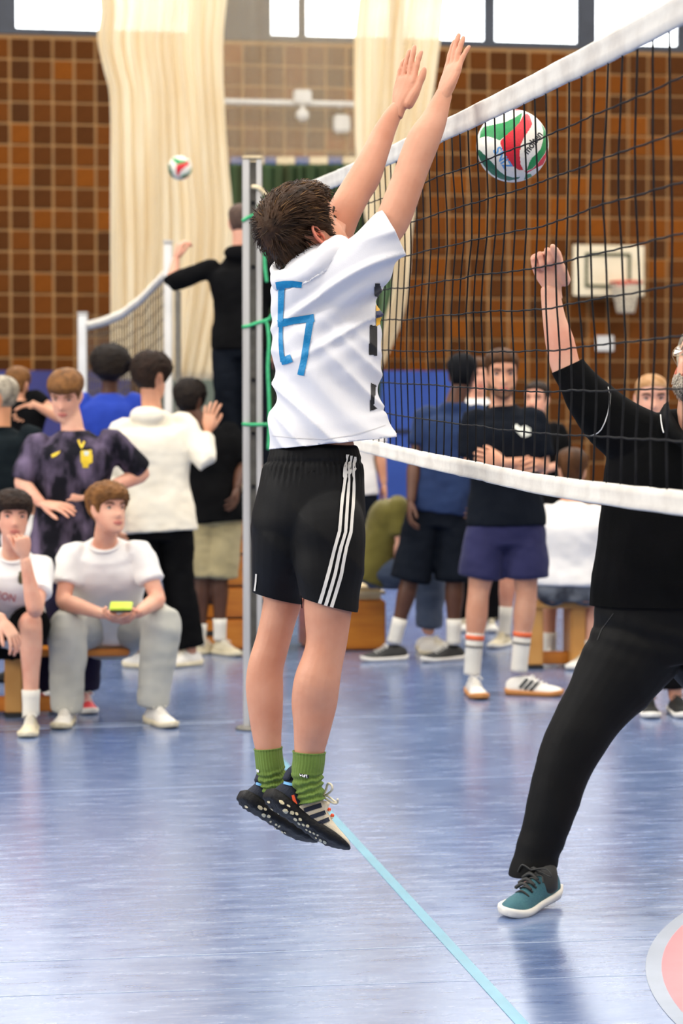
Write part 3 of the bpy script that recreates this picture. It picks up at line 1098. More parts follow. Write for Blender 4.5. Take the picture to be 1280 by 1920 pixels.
def bench(name, p, q, seat_h, depth, label, m, legs=(.08, .5, .92), beam=1.0):
    p, q = V(p), V(q)
    d = (q - p); L = d.length; d.normalize(); s = V((-d.y, d.x, 0))
    ax = (d, s, V((0, 0, 1)))
    r = root_at(name, V(((p.x + q.x) / 2, (p.y + q.y) / 2, 0)))
    c = (p + q) / 2
    mb = MB(); mb.box(V((c.x, c.y, seat_h - .0175)), (L, depth, .035), ax, bevel=.008); mb.build('seat_plank', m, r)
    cb = p.lerp(q, beam / 2); mb = MB(); mb.box(V((cb.x, cb.y, .055)), (L * beam, .06, .075), ax, bevel=.008); mb.build('foot_beam', M_WOOD, r)
    for t in legs:
        g = p.lerp(q, t)
        mb = MB(); mb.box(V((g.x, g.y, (seat_h - .035) / 2 + .01)), (.09, depth * .8, seat_h - .055), ax, bevel=.008); mb.build('leg', M_WOODL, r)
        for sy in (-1, 1):
            mb = MB(); mb.box(V((g.x, g.y, .011)) + s * (sy * depth * .36), (.09, .05, .022), ax, bevel=.004); mb.build('rubber_foot', M_BLACK, r)
    return tag(r, label, 'bench')
b0 = P(-190, 1225, 11.15); b1 = P(243, 1225, 11.25)
bench('bench', (b0.x, b0.y, 0), (b1.x, b1.y, 0), .335, .26, 'wooden bench under the two seated boys in white at the left', M_WOOD, (.06, .5), .675)
b0 = P(985, 1135, 13.5); b1 = P(1112, 1135, 13.55)
bench('bench', (b0.x, b0.y, 0), (b1.x, b1.y, 0), .395, .28, 'pale wooden bench under the man in white seated with his back turned', M_WOODL, (.1, .72))
b0 = P(1120, 1135, 14.2); b1 = P(1300, 1135, 14.3)
bench('bench', (b0.x, b0.y, 0), (b1.x, b1.y, 0), .395, .28, 'wooden bench mostly hidden behind the man in black trousers', M_WOODL, (.1, .9))
# ------------------------------------------------------------------ materials of people
def skin_mat(name, c, c2, rough=.5, sss=.12):
    return mat(name, c, rough, var=(9, c2), bump=(90, .06), sss=sss, spec=.4)
SK_L = skin_mat('skin_light', (214, 158, 126), (202, 142, 110))
SK_J = skin_mat('skin_player', (212, 154, 124), (200, 138, 108))
SK_P = skin_mat('skin_pale_pink', (224, 170, 142), (214, 150, 124))
SK_T = skin_mat('skin_tanned', (208, 146, 106), (196, 132, 94))
SK_D = skin_mat('skin_dark', (92, 58, 40), (80, 48, 32))
M_LIP = mat('lips', (196, 110, 98), .45, var=(30, (186, 100, 90)))
M_LIPD = mat('lips_dark', (96, 54, 46), .45, var=(30, (88, 48, 42)))
M_EYEW = mat('eye_white', (204, 196, 188), .3, var=(40, (196, 186, 178)))
M_IRIS = mat('eye_iris', (52, 40, 32), .15, var=(60, (40, 32, 28)))
H_BROWN = mat('hair_brown', (84, 52, 26), .55, var=(24, (54, 33, 16)), bump=(60, .5), stretch=(1, 1, .3), spec=.15)
H_LBROWN = mat('hair_light_brown', (128, 86, 46), .55, var=(24, (94, 62, 32)), bump=(60, .5), spec=.15)
H_BLACK = mat('hair_black', (26, 20, 17), .6, var=(30, (36, 28, 22)), bump=(60, .7), spec=.15)
H_DBROWN = mat('hair_dark_brown', (46, 31, 22), .6, var=(24, (34, 24, 18)), bump=(60, .6), spec=.15)
H_GREY = mat('hair_grey', (170, 158, 136), .6, var=(24, (110, 100, 84)), bump=(60, .6))
H_BLOND = mat('hair_buzz_blond', (164, 122, 80), .8, spec=.1, var=(24, (186, 146, 108)), bump=(90, .6))
H_BUZZ = mat('hair_buzz_dark', (86, 62, 48), .7, var=(30, (72, 52, 40)), bump=(90, .6))
def cloth(name, c, c2=None, rough=.85, b=.35, sheen=.1):
    c2 = c2 or tuple(max(0, int(v * .93)) for v in c)
    return mat(name, c, rough, var=(6, c2), bump=(7, b), sheen=sheen, spec=(.06 if max(c) < 40 else .22))
C_WHITE = cloth('white_cotton', (238, 234, 228), (230, 226, 220))
C_CREAM = cloth('cream_fleece', (240, 232, 212), (232, 222, 200))
C_BLACK = cloth('black_cotton', (12, 12, 13), (17, 17, 18), sheen=.0)
C_DARK = cloth('charcoal_cotton', (16, 20, 27), (22, 26, 33), sheen=.0)
C_NAVY = cloth('navy_cotton', (34, 52, 88), (26, 42, 76), sheen=.05)
C_NAVYB = cloth('purple_navy_twill', (46, 46, 82), (40, 40, 74), sheen=.05)
C_NAVYD = cloth('dark_purple_trousers', (30, 26, 54), (24, 22, 46), sheen=.03)
C_BLUE = cloth('royal_blue_cotton', (42, 70, 176), (36, 62, 160))
C_BEIGE = cloth('beige_twill', (176, 162, 122), (164, 150, 110))
C_GREYP = cloth('pale_grey_sweatpants', (190, 188, 176), (178, 176, 164))
C_OLIVE = cloth('olive_cotton', (104, 96, 42), (92, 84, 34))
C_JEANS = cloth('blue_grey_denim', (74, 84, 102), (58, 68, 86))
C_CAMO = mat('dark_camouflage', (40, 44, 54), .85, var=(9, (108, 112, 118)), bump=(10, .2))
C_JACKET = cloth('dark_green_jacket', (22, 29, 32), (18, 24, 27), sheen=.0)
C_MARBLE = mat('dark_marbled_jersey', (20, 20, 27), .8, spec=.1, var=(9, (112, 98, 122)), bump=(8, .3), stretch=(1, 1, .5), ramp=(.47, .72))
C_SOCKW = cloth('white_sock', (232, 226, 212), None, b=.2)
S_WHITE = mat('white_shoe_leather', (236, 232, 222), .5, var=(12, (226, 220, 208)))
S_CREAM = mat('cream_shoe_suede', (222, 210, 180), .7, var=(12, (206, 194, 162)))
S_BLACK = mat('black_shoe_mesh', (28, 28, 26), .6, var=(20, (38, 38, 36)))
S_RED = mat('coral_red_shoe', (236, 76, 84), .5, var=(12, (224, 66, 74)))
S_SOLEW = mat('white_rubber_sole', (234, 230, 220), .55, var=(10, (222, 216, 204)))
S_SOLEG = mat('gum_rubber_sole', (204, 138, 72), .5, var=(10, (190, 124, 60)))
S_SOLEB = mat('black_rubber_sole', (24, 24, 24), .6, var=(10, (32, 32, 32)))

# ------------------------------------------------------------------ head
# z, half width, front, back (metres, head 0.235 high; +y is where the face looks, +x is the person's right side as seen by the camera when yaw = 0)
HEAD_T = [(-.120, .012, .072, .040), (-.116, .026, .084, .018), (-.106, .040, .088, .000), (-.092, .050, .088, -.012), (-.072, .0595, .088, -.030), (-.045, .066, .0875, -.062),
          (-.020, .070, .085, -.082), (.004, .0735, .085, -.092), (.028, .0755, .090, -.098), (.056, .0755, .0885, -.098), (.080, .069, .077, -.090), (.100, .053, .054, -.070), (.112, .032, .028, -.044), (.117, .012, .006, -.020)]
HEAD_F = catmull(HEAD_T, 5)
def head_at(z):
    if z <= HEAD_F[0][0]: return HEAD_F[0][1:]
    if z >= HEAD_F[-1][0]: return HEAD_F[-1][1:]
    for a, b in zip(HEAD_F[:-1], HEAD_F[1:]):
        if z <= b[0]:
            t = (z - a[0]) / max(b[0] - a[0], 1e-9)
            return tuple(x + (y - x) * t for x, y in zip(a[1:], b[1:]))
def g_(x, s): return math.exp(-(x / s) ** 2)
def face_push(x, z, nose=1.0):
    d = 0.0
    if -.062 < z < .03:                                   # nose: a wedge that grows downward
        t = min(1, max(0, (.024 - z) / .062))
        prof = t ** 1.3 * (.027 if z > -.038 else .027 * max(0, 1 - (-.038 - z) / .016))
        d += nose * prof * g_(x, .0085 + .008 * t)
    d -= .0105 * (g_(x - .032, .016) + g_(x + .032, .016)) * g_(z - .004, .0125)      # eye sockets
    d += .004 * (g_(x - .030, .020) + g_(x + .030, .020)) * g_(z - .027, .008)        # brow ridge
    d += .003 * (g_(x - .045, .018) + g_(x + .045, .018)) * g_(z + .028, .016)        # cheekbones
    d += .0055 * g_(x, .022) * g_(z + .0655, .0065) + .0055 * g_(x, .019) * g_(z + .0775, .007)   # lips
    d -= .0035 * g_(x, .022) * g_(z + .0712, .0028)
    d -= .0035 * g_(x, .018) * g_(z + .090, .006)
    d += .006 * g_(x, .018) * g_(z + .106, .012)                                        # chin
    return d
def head_pt(th, z, off=0.0, features=True):
    """th = 0 at the face, positive to +x"""
    w, f, b = head_at(z)
    cy, hd = (f + b) / 2, (f - b) / 2
    s, c = math.sin(th), math.cos(th)
    e = 2 / 2.25
    x = w * math.copysign(abs(s) ** e, s)
    y = cy + hd * math.copysign(abs(c) ** e, c)
    if features and c > 0:
        y += face_push(x, z) * min(1, c * 2)
    p = V((x, y, z))
    if off:
        n = V((x / .075 ** 2, (y + .004) / .096 ** 2, (z if z > 0 else .3 * z) / .115 ** 2))
        if n.length > 0: p += n.normalized() * off
    return p
def head_matrix(c, yaw, pitch, roll, k=1.0):
    """yaw 0 looks at the camera (-Y), 90 to the right of the picture, 180 away; pitch up; roll to the picture's right"""
    y, p, r = math.radians(yaw), math.radians(pitch), math.radians(roll)
    f = V((math.sin(y) * math.cos(p), -math.cos(y) * math.cos(p), math.sin(p)))
    s = V((-math.cos(y), -math.sin(y), 0))
    u = s.cross(f)
    s2 = s * math.cos(r) + u * math.sin(r)
    u2 = u * math.cos(r) - s * math.sin(r)
    M = Matrix(((s2.x, f.x, u2.x, c.x), (s2.y, f.y, u2.y, c.y), (s2.z, f.z, u2.z, c.z), (0, 0, 0, 1)))
    return M @ Matrix.Scale(k, 4)
def add_head(mb, M, ears=True, fine=False):
    zs = []
    z = -.120
    while z < .117:
        zs.append(z); z += .0035 if (fine or -.08 < z < .03) else .009
    zs.append(.117)
    seg = 64 if fine else 44
    rings = [[M @ head_pt(2 * math.pi * j / seg - math.pi, z) for j in range(seg)] for z in zs]
    mb.rings(rings)
    if ears:
        for sx in (-1, 1):
            A = V((sx * .45, -.75, .05)).normalized(); Bz = V((0, -.12, 1)).normalized()
            n = A.cross(Bz).normalized()
            c = V((sx * .077, -.016, -.004))
            R3 = (M.to_3x3())
            mb.ball(M @ c, (.017 * M.to_scale()[0], .031 * M.to_scale()[0], .0045 * M.to_scale()[0]), ((R3 @ A).normalized(), (R3 @ Bz).normalized(), (R3 @ n).normalized()), 14, 8)
            rim = []
            for i in range(12):
                t = math.radians(-70 + 250 * i / 11) + math.pi / 2
                rim.append(M @ (c + A * (-.016 * math.cos(t + math.pi / 2) if True else 0) + Bz * (.030 * math.sin(t + math.pi / 2)) + n * (.003 * sx * 0)))
            if fine:
                limb(mb, rim, [.0045] * len(rim), seg=8, sub=2)
            mb.ball(M @ (c - Bz * .026 - A * .006), .0085 * M.to_scale()[0], None, 10, 6)
def add_ear(root, M, sx, m):
    """an ear of its own shape: bowl, rolled rim and lobe"""
    k = M.to_scale()[0]
    A = V((sx * .62, -.78, .06)).normalized(); Bz = V((0, -.16, 1)).normalized()
    n = A.cross(Bz).normalized()
    if n.x * sx < 0: n = -n
    c = V((sx * .0755, -.006, -.004))
    def out(t): return (.033 - .004 * t if t < 9 else 0)
    prof = []
    for i in range(25):
        a = math.radians(-100 + 290 * i / 24)            # from the lobe over the back to the front root
        r = .0215 + .0035 * math.cos(a - .5)
        ra = r * (1.0 if math.cos(a) > 0 else .55)
        prof.append((ra * math.cos(a), .031 * math.sin(a) * (1.0 if a > 0 else .95)))
    mb = MB()
    rim = [M @ (c + A * (x + .010) + Bz * y + n * .004) for x, y in prof]
    limb(mb, rim, [.0036 * k] * len(rim), seg=8, sub=1)
    rows = []
    for j in range(7):
        f = j / 6
        rows.append([M @ (c + A * (x * f + .010) + Bz * (y * f) + n * (.003 - .0075 * (1 - f * f) + (.004 * math.sin(f * 6) if .4 < f < .95 else 0))) for x, y in prof])
    g = MB(); g.grid(rows); me = g.mesh(); thicken(me, .002)
    mb.add([v.co.copy() for v in me.vertices], [tuple(p.vertices) for p in me.polygons]); mb.flat = False
    limb(mb, [M @ (c + A * .006 - Bz * .020), M @ (c + A * .009 - Bz * .031), M @ (c + A * .004 - Bz * .036)], [.006 * k, .0068 * k, .004 * k], seg=10, sub=3)
    limb(mb, [M @ (c + A * .002 + Bz * .006 + n * .003), M @ (c + A * .001 - Bz * .004 + n * .005), M @ (c + A * .004 - Bz * .014 + n * .004)], [.003 * k, .004 * k, .003 * k], seg=8, sub=3)
    return mb.build('ear', m, root)
SK_EAR = skin_mat('skin_ear', (220, 134, 108), (208, 116, 92))
HAIRS = {}
def add_hair(root, M, m, front=.058, temple=.030, side=-.022, back=-.080, top=.022, sidet=.010, backt=.014, noise_=(30, .004), fringe=0.0, name='hair', curl=False, seed=0, part=None):
    NT, NV = (72, 30)
    def hairline(th):
        a = abs(math.degrees(th))
        return lerp_tab([(0, front), (32, front - .002), (50, temple + .012), (60, temple), (68, side + .014), (74, side), (80, side + .01), (87, .020), (112, .024), (122, -.005), (136, back + .020), (155, back), (180, back)], a)
    outer, inner = [], []
    for i in range(NV + 1):
        v = i / NV
        ro, ri = [], []
        for j in range(NT):
            th = 2 * math.pi * j / NT - math.pi
            zh = hairline(th) + (.006 * nz(th * 3.2, seed, 1) + .005 * nz(th * 9, seed, 5)) * (.35 if noise_[1] < .0015 else 1)
            z = .1165 - (.1165 - zh) * v ** 1.25
            c, s = math.cos(th), math.sin(th)
            t = top * max(0, min(1, (z - .01) / .085)) + (sidet * abs(s) + (backt if c < 0 else sidet) * (1 - abs(s))) * (1 - max(0, min(1, (z - .01) / .085)))
            edge = min(1, (1 - v) / .22)
            t = t * (.12 + .88 * edge ** .8)
            p0 = head_pt(th, z, 0, False)
            fr, am = noise_
            if curl:
                nn = abs(noise.noise(V((p0.x * fr, p0.y * fr, p0.z * fr + seed)))) * 2 - .6 + .5 * noise.noise(V((p0.x * fr * 2.3, p0.y * fr * 2.3, p0.z * fr * 2.3)))
            else:
                nn = noise.noise(V((th * fr * .22, v * 2.2, seed))) + .6 * noise.noise(V((th * fr * .5, v * 3, seed + 3)))
            p = head_pt(th, z, max(.0015, t + am * nn * (.4 + .6 * edge)), False)
            if fringe and abs(math.degrees(th)) < 60:
                k_ = (1 - abs(math.degrees(th)) / 60) ** .5 * max(0, (v - .45) / .55)
                p += V((0, fringe * k_ * (1 + .3 * nn), -fringe * .25 * k_))
            ro.append(M @ p)
            ri.append(M @ head_pt(th, z, -.006, False))
        outer.append(ro); inner.append(ri)
    mb = MB()
    mb.rings(outer + inner[::-1], True)
    return mb.build(name, m, root)
def add_face(root, M, lips=M_LIP, brow=H_BROWN, eyes=True, brows=True):
    k = M.to_scale()[0]
    R3 = M.to_3x3()
    ax = tuple((R3 @ a).normalized() for a in (V((1, 0, 0)), V((0, 1, 0)), V((0, 0, 1))))
    if eyes:
        for sx in (-1, 1):
            mb = MB()
            c = M @ V((sx * .032, .0628, .003))
            mb.ball(c, .0122 * k, ax, 14, 10, 0)
            e = mb.build('eye', M_EYEW, root)
            mb = MB(); mb.ball(c + ax[1] * (.0082 * k), (.0068 * k, .0046 * k, .0068 * k), ax, 12, 8); mb.build('iris', M_IRIS, e)
            mb = MB()
            limb(mb, [M @ V((sx * (.032 + dx), .0755 - abs(dx) * .25 + dz_ * 0, .003 + dz_)) for dx, dz_ in ((-.014, .001), (-.006, .0055), (.004, .006), (.014, .001))], [.0022 * k] * 4, seg=6, sub=3)
            mb.build('eyelid', brow, e)
    if brows:
        for sx in (-1, 1):
            mb = MB()
            pts = []
            for dx, dz in ((-.019, .020), (-.008, .0245), (.006, .026), (.020, .021)):
                x = sx * (.032 + dx)
                z = dz
                th = math.asin(max(-1, min(1, x / .0755)))
                pts.append(M @ head_pt(th, z, .0012))
            limb(mb, pts, [(.0022 * k, .0034 * k), (.0026 * k, .0042 * k), (.0026 * k, .004 * k), (.0014 * k, .0022 * k)], ref=ax[1], seg=8, sub=3)
            mb.build('eyebrow', brow, root)
    mb = MB()
    for z0, r, wid in ((-.0668, .0036, .023), (-.0762, .0042, .020)):
        pts = []
        for t in (-1, -.5, 0, .5, 1):
            x = wid * t
            z = z0 + (-.004 if z0 > -.07 else .0045) * t * t + (.0012 * (1 - abs(abs(t) - .4)) if z0 > -.07 else 0)
            th = math.asin(max(-1, min(1, x / .0595)))
            pts.append(M @ head_pt(th, z, .0004))
        limb(mb, pts, [r * .4 * k, r * .9 * k, r * k, r * .9 * k, r * .4 * k], seg=8, sub=3)
    mb.build('lips', lips, root)

# ------------------------------------------------------------------ hand
def add_hand(mb, wrist, d, n, side, size=1.0, curl=(20, 25, 15), spread=6, thumb=(35, 20, 15), fingers=None, seg=8, sub=2, thumb_fold=0.0, fan=0.0, tilt=0.35, tbase=.022):
    """d: wrist to knuckles, n: out of the palm, side: +1/-1 puts the thumb on +-(d x n)"""
    d = V(d).normalized(); n = V(n); n = (n - d * n.dot(d)).normalized()
    s = d.cross(n).normalized() * side               # towards the thumb
    S = size
    w = V(wrist)
    pal = [(-.032, .020, .0165), (-.012, .022, .0175), (.008, .027, .019), (.030, .036, .0185), (.058, .042, .016), (.083, .0415, .0135), (.094, .037, .010)]
    limb(mb, [w + d * (a * S) + s * (.002 * S) for a, _, _ in pal], [(b * S, c * S) for _, b, c in pal], ref=s, seg=14, sub=2, dome=.3)
    L = [(.031, (.044, .026, .021), .0086), (.0105, (.048, .030, .022), .0088), (-.0105, (.045, .028, .021), .0083), (-.030, (.035, .021, .018), .0074)]
    for i, (off, ph, r) in enumerate(L):
        c3 = fingers[i] if fingers else curl
        sp = math.radians(fan + spread * (1.4 - i * .95))
        base = w + d * ((.088 - .004 * abs(i - 1)) * S) + s * (off * S) - n * (.002 * S)
        dirv = (d * math.cos(sp) + s * math.sin(sp)).normalized()
        pts = [base - dirv * (.012 * S), base]
        ang = 0.0
        p = base
        for k in range(3):
            ang += math.radians(c3[k])
            dd = dirv * math.cos(ang) + n * math.sin(ang)
            q = p + dd * (ph[k] * S)
            pts += [p.lerp(q, .5), q]
            p = q
        rr = [r * 1.1, r * 1.15, r * 1.0, r * 1.05, r * .93, r * .97, r * .88, r * .72]
        limb(mb, pts, [x * S for x in rr], ref=n, seg=seg, sub=sub, dome=.7)
    # thumb from the side of the palm near its base
    a0 = math.radians(thumb[0])
    base = w + d * (.020 * S) + s * (tbase * S) + n * (.006 * S)
    dirv = (d * math.cos(a0) + s * math.sin(a0) + n * (tilt + thumb_fold)).normalized()
    m1 = base + dirv * (.042 * S)
    d2 = (dirv * math.cos(math.radians(thumb[1])) + (d * .75 - s * .25 + n * thumb_fold).normalized() * math.sin(math.radians(thumb[1]))).normalized()
    m2 = m1 + d2 * (.034 * S)
    d3 = (d2 * math.cos(math.radians(thumb[2])) + (d * .6 - s * .4 + n * thumb_fold).normalized() * math.sin(math.radians(thumb[2]))).normalized()
    m3 = m2 + d3 * (.026 * S)
    limb(mb, [base - dirv * (.012 * S), base.lerp(m1, .5), m1, m1.lerp(m2, .5), m2, m2.lerp(m3, .6), m3], [x * S for x in (.016, .0155, .0118, .0105, .0112, .010, .0075)], ref=n, seg=seg, sub=sub, dome=.7)

# ------------------------------------------------------------------ shoe
def add_shoe(root, heel, fwd, up, L=.285, upper=S_WHITE, sole=S_SOLEW, laces=S_WHITE, name='shoe', stripes=None, toe_cap=None, high=.0):
    """heel: point on the sole at the back; fwd: to the toe; up: sole to ankle"""
    f = V(fwd).normalized(); u = V(up); u = (u - f * u.dot(f)).normalized(); s = f.cross(u)
    k = L / .285
    W = [(.0, .020, .064), (.02, .030, .082), (.06, .0345, .094 + high), (.10, .035, .096 + high), (.135, .0365, .090), (.165, .041, .072), (.20, .0465, .060), (.235, .045, .053), (.262, .036, .046), (.279, .022, .038), (.285, .008, .030)]
    def P3(x, y, z): return V(heel) + f * (x * k) + s * (y * k) + u * (z * k)
    st = catmull(W, 3)
    rings = []
    for (x, w, h) in st:
        r = []
        for j in range(20):
            t = 2 * math.pi * j / 20
            c, sn = math.cos(t), math.sin(t)
            y = w * math.copysign(abs(c) ** .8, c) * (1 - .38 * max(0, sn) ** 1.4 * min(1, h / .06))
            z = .014 + (h - .014) * max(0, sn) ** .85 if sn > 0 else .014
            r.append(P3(x, y, z))
        rings.append(r)
    mb = MB(); mb.rings(rings)
    sh = mb.build(name, upper, root)
    mb = MB(); rings = []
    for (x, w, h) in st:
        spring = .012 * max(0, (x - .21) / .075) ** 2 + .006 * max(0, (.02 - x) / .02)
        tz = .026 + .006 * max(0, (.12 - x) / .12) + spring
        r = []
        for (yy, zz) in ((-1.0, .3), (-1.06, .6), (-1.02, 1), (1.02, 1), (1.06, .6), (1.0, .3), (.9, 0), (-.9, 0)):
            r.append(P3(x * 1.02 - .003, yy * (w + .0035), spring + (tz - spring) * zz))
        rings.append(r)
    mb.rings(rings); mb.build('sole', sole, sh)
    mb = MB()
    for i in range(4):
        x = .135 + i * .020; z = .088 - i * .0085
        limb(mb, [P3(x, -.022, z - .010), P3(x + .006, 0, z + .003), P3(x, .022, z - .010)], [.0032 * k] * 3, seg=6, sub=3)
    limb(mb, [P3(.13, 0, .095), P3(.128, .022, .100), P3(.138, .034, .085)], [.0028 * k] * 3, seg=6, sub=3)
    limb(mb, [P3(.13, 0, .095), P3(.128, -.022, .100), P3(.138, -.034, .085)], [.0028 * k] * 3, seg=6, sub=3)
    mb.build('laces', laces, sh)
    return sh

# ------------------------------------------------------------------ a whole figure from joints seen in the photograph
def person(label, Y, J, k=1.0, yaw=0, head=None, skin=SK_L, hair=None, face=True, lips=None, brow=H_BROWN,
           top=C_WHITE, sleeve=.55, top_hem=-.10, ease=.028, bottom=C_BLACK, leg_to=2.0, flare=None,
           shoes=None, socks=None, group=None, hands=None, build=1.0, vox=.0095, base=None, hood=False, collar=None, arms=(True, True), legs=(True, True),
           top_name='shirt', bottom_name='trousers', neck_r=.056, custom=None):
    """J: joint -> (px, py[, dY]) ; pairs are ordered from the picture's left to its right"""
    def pj(v): return P(v[0], v[1], Y + (v[2] if len(v) > 2 else 0))
    sh = [pj(v) for v in J['sh']]; hip = [pj(v) for v in J['hip']]
    neck = pj(J['neck'])
    b0 = base if base is not None else V(((hip[0].x + hip[1].x) / 2, (hip[0].y + hip[1].y) / 2, 0))
    root = root_at('person', b0)
    tag(root, label, 'person', group)
    yr = math.radians(yaw)
    F0 = V((math.sin(yr), -math.cos(yr), 0))
    side0 = V((math.cos(yr), math.sin(yr), 0))
    if side0.x < 0: side0 = -side0
    if abs(side0.x) < .3: side0 = (sh[1] - sh[0]).normalized()
    pc = (hip[0] + hip[1]) / 2; sc_ = (sh[0] + sh[1]) / 2
    axis = (sc_ - pc); TL = axis.length; axis.normalize()
    def sidev(t):
        a = sh[1] - sh[0]; b = hip[1] - hip[0]
        a = (a.normalized() if a.length > .22 else side0); b = (b.normalized() if b.length > .16 else side0)
        s = (b * (1 - t) + a * t)
        s = s - axis * s.dot(axis) * (1 - t * .6)
        return s.normalized()
    TB = [(-.16, .13, .10), (0.0, .170, .108), (.18, .160, .104), (.42, .142, .094), (.66, .160, .106), (.84, .178, .108), (.95, .165, .088), (1.03, .10, .066)]
    def ring(t, w, d, seg=22, bend=0):
        c = pc + axis * (TL * t)
        s = sidev(max(0, min(1, t)))
        dd = s.cross(axis).normalized()
        return [c + s * (w * math.copysign(abs(math.cos(a)) ** .85, math.cos(a))) + dd * (d * math.copysign(abs(math.sin(a)) ** .9, math.sin(a))) for a in [2 * math.pi * j / seg for j in range(seg)]]
    body = MB()
    K = k * build
    body.rings([ring(t, w * K, d * K) for t, w, d in catmull(TB, 3)])
    def neck_ring(f, w, d, seg=22):
        c = (pc + axis * TL).lerp(neck, f)
        s = sidev(1); dd = s.cross(axis).normalized()
        return [c + s * (w * math.cos(a)) + dd * (d * math.sin(a)) for a in [2 * math.pi * j / seg for j in range(seg)]]
    body.rings([ring(.9, .12 * K, .07 * K), ring(1.0, .125 * K, .066 * K), neck_ring(.5, .085 * K, .060 * K), neck_ring(1.0, .056 * k, .055 * k)])
    hd = head or {}
    hc = pj(J['head'])
    M = head_matrix(hc, hd.get('yaw', yaw), hd.get('pitch', 0), hd.get('roll', 0), k * hd.get('k', 1.0))
    chin_base = M @ V((0, -.012, -.055))
    limb(body, [neck - axis * (.05 * k), neck + (chin_base - neck) * .35, chin_base], [neck_r * k * 1.12, neck_r * k, neck_r * k * .98], seg=16, sub=3)
    add_head(body, M)
    ARM = [(.0, .052), (.35, .046), (.75, .041), (1.0, .038), (1.22, .042), (1.6, .034), (2.0, .026)]
    LEG = [(.0, .090), (.4, .080), (.8, .060), (1.0, .055), (1.28, .057), (1.6, .044), (2.0, .035)]
    def along(a, b, c, t): return a.lerp(b, t) if t <= 1 else b.lerp(c, t - 1)
    el, wr = [pj(v) if v else None for v in J['el']], [pj(v) if v else None for v in J['wr']]
    kn, an = [pj(v) if v else None for v in J['kn']], [pj(v) if v else None for v in J['an']]
    for i in range(2):
        if arms[i] and el[i] is not None:
            limb(body, [along(sh[i], el[i], wr[i], t) for t, _ in ARM], [r * k for _, r in ARM], seg=14, sub=3)
        if legs[i] and kn[i] is not None:
            limb(body, [along(hip[i], kn[i], an[i], t) for t, _ in LEG], [r * k for _, r in LEG], seg=14, sub=3)
    me = voxel(body, vox, 3)
    parts = [me]
    hm = MB()
    for i in range(2):
        if arms[i] and el[i] is not None and wr[i] is not None:
            h = (hands or {}).get(i, {})
            d = h.get('d') or (wr[i] - el[i]).normalized()
            n = h.get('n') or V((0, .3, 0)) + side0 * (1 if i == 0 else -1)
            add_hand(hm, wr[i] + V(d).normalized() * (.012 * k), d, n, h.get('side', 1), k * .98, h.get('curl', (22, 28, 18)), h.get('spread', 4), h.get('thumb', (30, 15, 10)), h.get('fingers'), 7, 1, h.get('fold', 0.0))
    if hm.v:
        parts.append(hm.mesh())
    bm_ = join(parts)
    put(bm_, 'body', skin, root)
    if hair:
        add_hair(root, M, **hair)
    if face:
        add_face(root, M, lips or (M_LIPD if skin is SK_D else M_LIP), brow)
    # top
    if top:
        mb = MB()
        TT = [(t, w * K + ease * (1 + .25 * max(0, .5 - t)) * k, d * K + ease * .95 * k) for t, w, d in TB if t > top_hem + .05 and t < 1.0]
        h0 = [x for x in TB if x[0] <= top_hem + .05]
        TT = [(top_hem, TT[0][1] + .006 * k, TT[0][2] + .006 * k)] + TT + [(.99, .150 * K, .090 * K)]
        mb.rings([ring(*x) for x in catmull(TT, 3)] + [ring(1.03, .140 * K, .084 * K), neck_ring(.55, .108 * K, .076 * K), neck_ring(.86, .078 * k, .068 * k), neck_ring(.93, .070 * k, .064 * k)])
        for i in range(2):
            if arms[i] and el[i] is not None:
                tt = [t for t in (0, .25, .5, .75, 1.0, 1.25, 1.5, 1.75, 1.98) if t < sleeve - .04] + [sleeve]
                def ar(t): return lerp_tab(ARM, t)
                inward = (sc_ - sh[i]).normalized() * (.05 * k)
                pts = [sh[i] + inward] + [along(sh[i], el[i], wr[i], t) for t in tt]
                rad = [(ar(0) + .010) * k] + [(ar(t) + (.011 + (.017 if sleeve < 1 else .010) * min(1, t * 1.6))) * k for t in tt]
                limb(mb, pts, rad, seg=16, sub=2, dome=.1)
        if hood:
            c = neck + (sc_ - hc) * 0 - F0 * (.07 * k)
            mb.ball(c + V((0, 0, -.035 * k)), (.105 * k, .055 * k, .055 * k), (side0, F0, V((0, 0, 1))), 18, 10)
        tm = voxel(mb, .0125, 3)
        sd = random.random() * 50
        displace(tm, lambda co, n: .007 * k * nz(co.x * 6 + sd, co.y * 6, co.z * 9) + .004 * k * nz(co.x * 16, co.y * 16 + sd, co.z * 22))
        shirt = put(tm, top_name, top, root)
        if collar:
            mb = MB()
            ax_ = (hc - neck).normalized(); s_ = sidev(1); d_ = s_.cross(ax_).normalized()
            c_ = (pc + axis * TL).lerp(neck, .90)
            rr = .068 * k
            pts = [c_ + s_ * (rr * 1.08 * math.cos(t)) + d_ * (rr * .95 * math.sin(t)) + ax_ * (-.004 - .022 * max(0, (d_ * math.sin(t)).dot(F0))) for t in [2 * math.pi * i / 20 for i in range(21)]]
            limb(mb, pts, [.009 * k] * 21, seg=8, sub=1)
            mb.build('collar', collar, root)
    else:
        shirt = None
    trousers = None
    if bottom:
        mb = MB()
        mb.rings([ring(t, w * K + .020 * k, d * K + .020 * k) for t, w, d in catmull([x for x in TB if x[0] < .25], 3)])
        for i in range(2):
            if legs[i] and kn[i] is not None:
                tt = [t for t in (0, .3, .6, .85, 1.0, 1.2, 1.5, 1.8) if t < leg_to - .05] + [leg_to]
                def lr(t): return lerp_tab(LEG, t)
                fl = flare if flare is not None else (.026 if leg_to < 1.1 else .020)
                pts = [along(hip[i], kn[i], an[i], t) for t in tt]
                rad = [(lr(t) + .018 + fl * min(1, t) * (1.0 if leg_to < 1.1 else (.4 + .6 * t / 2))) * k for t in tt]
                limb(mb, pts, rad, seg=16, sub=2, dome=.08)
        bm2 = voxel(mb, .0125, 3)
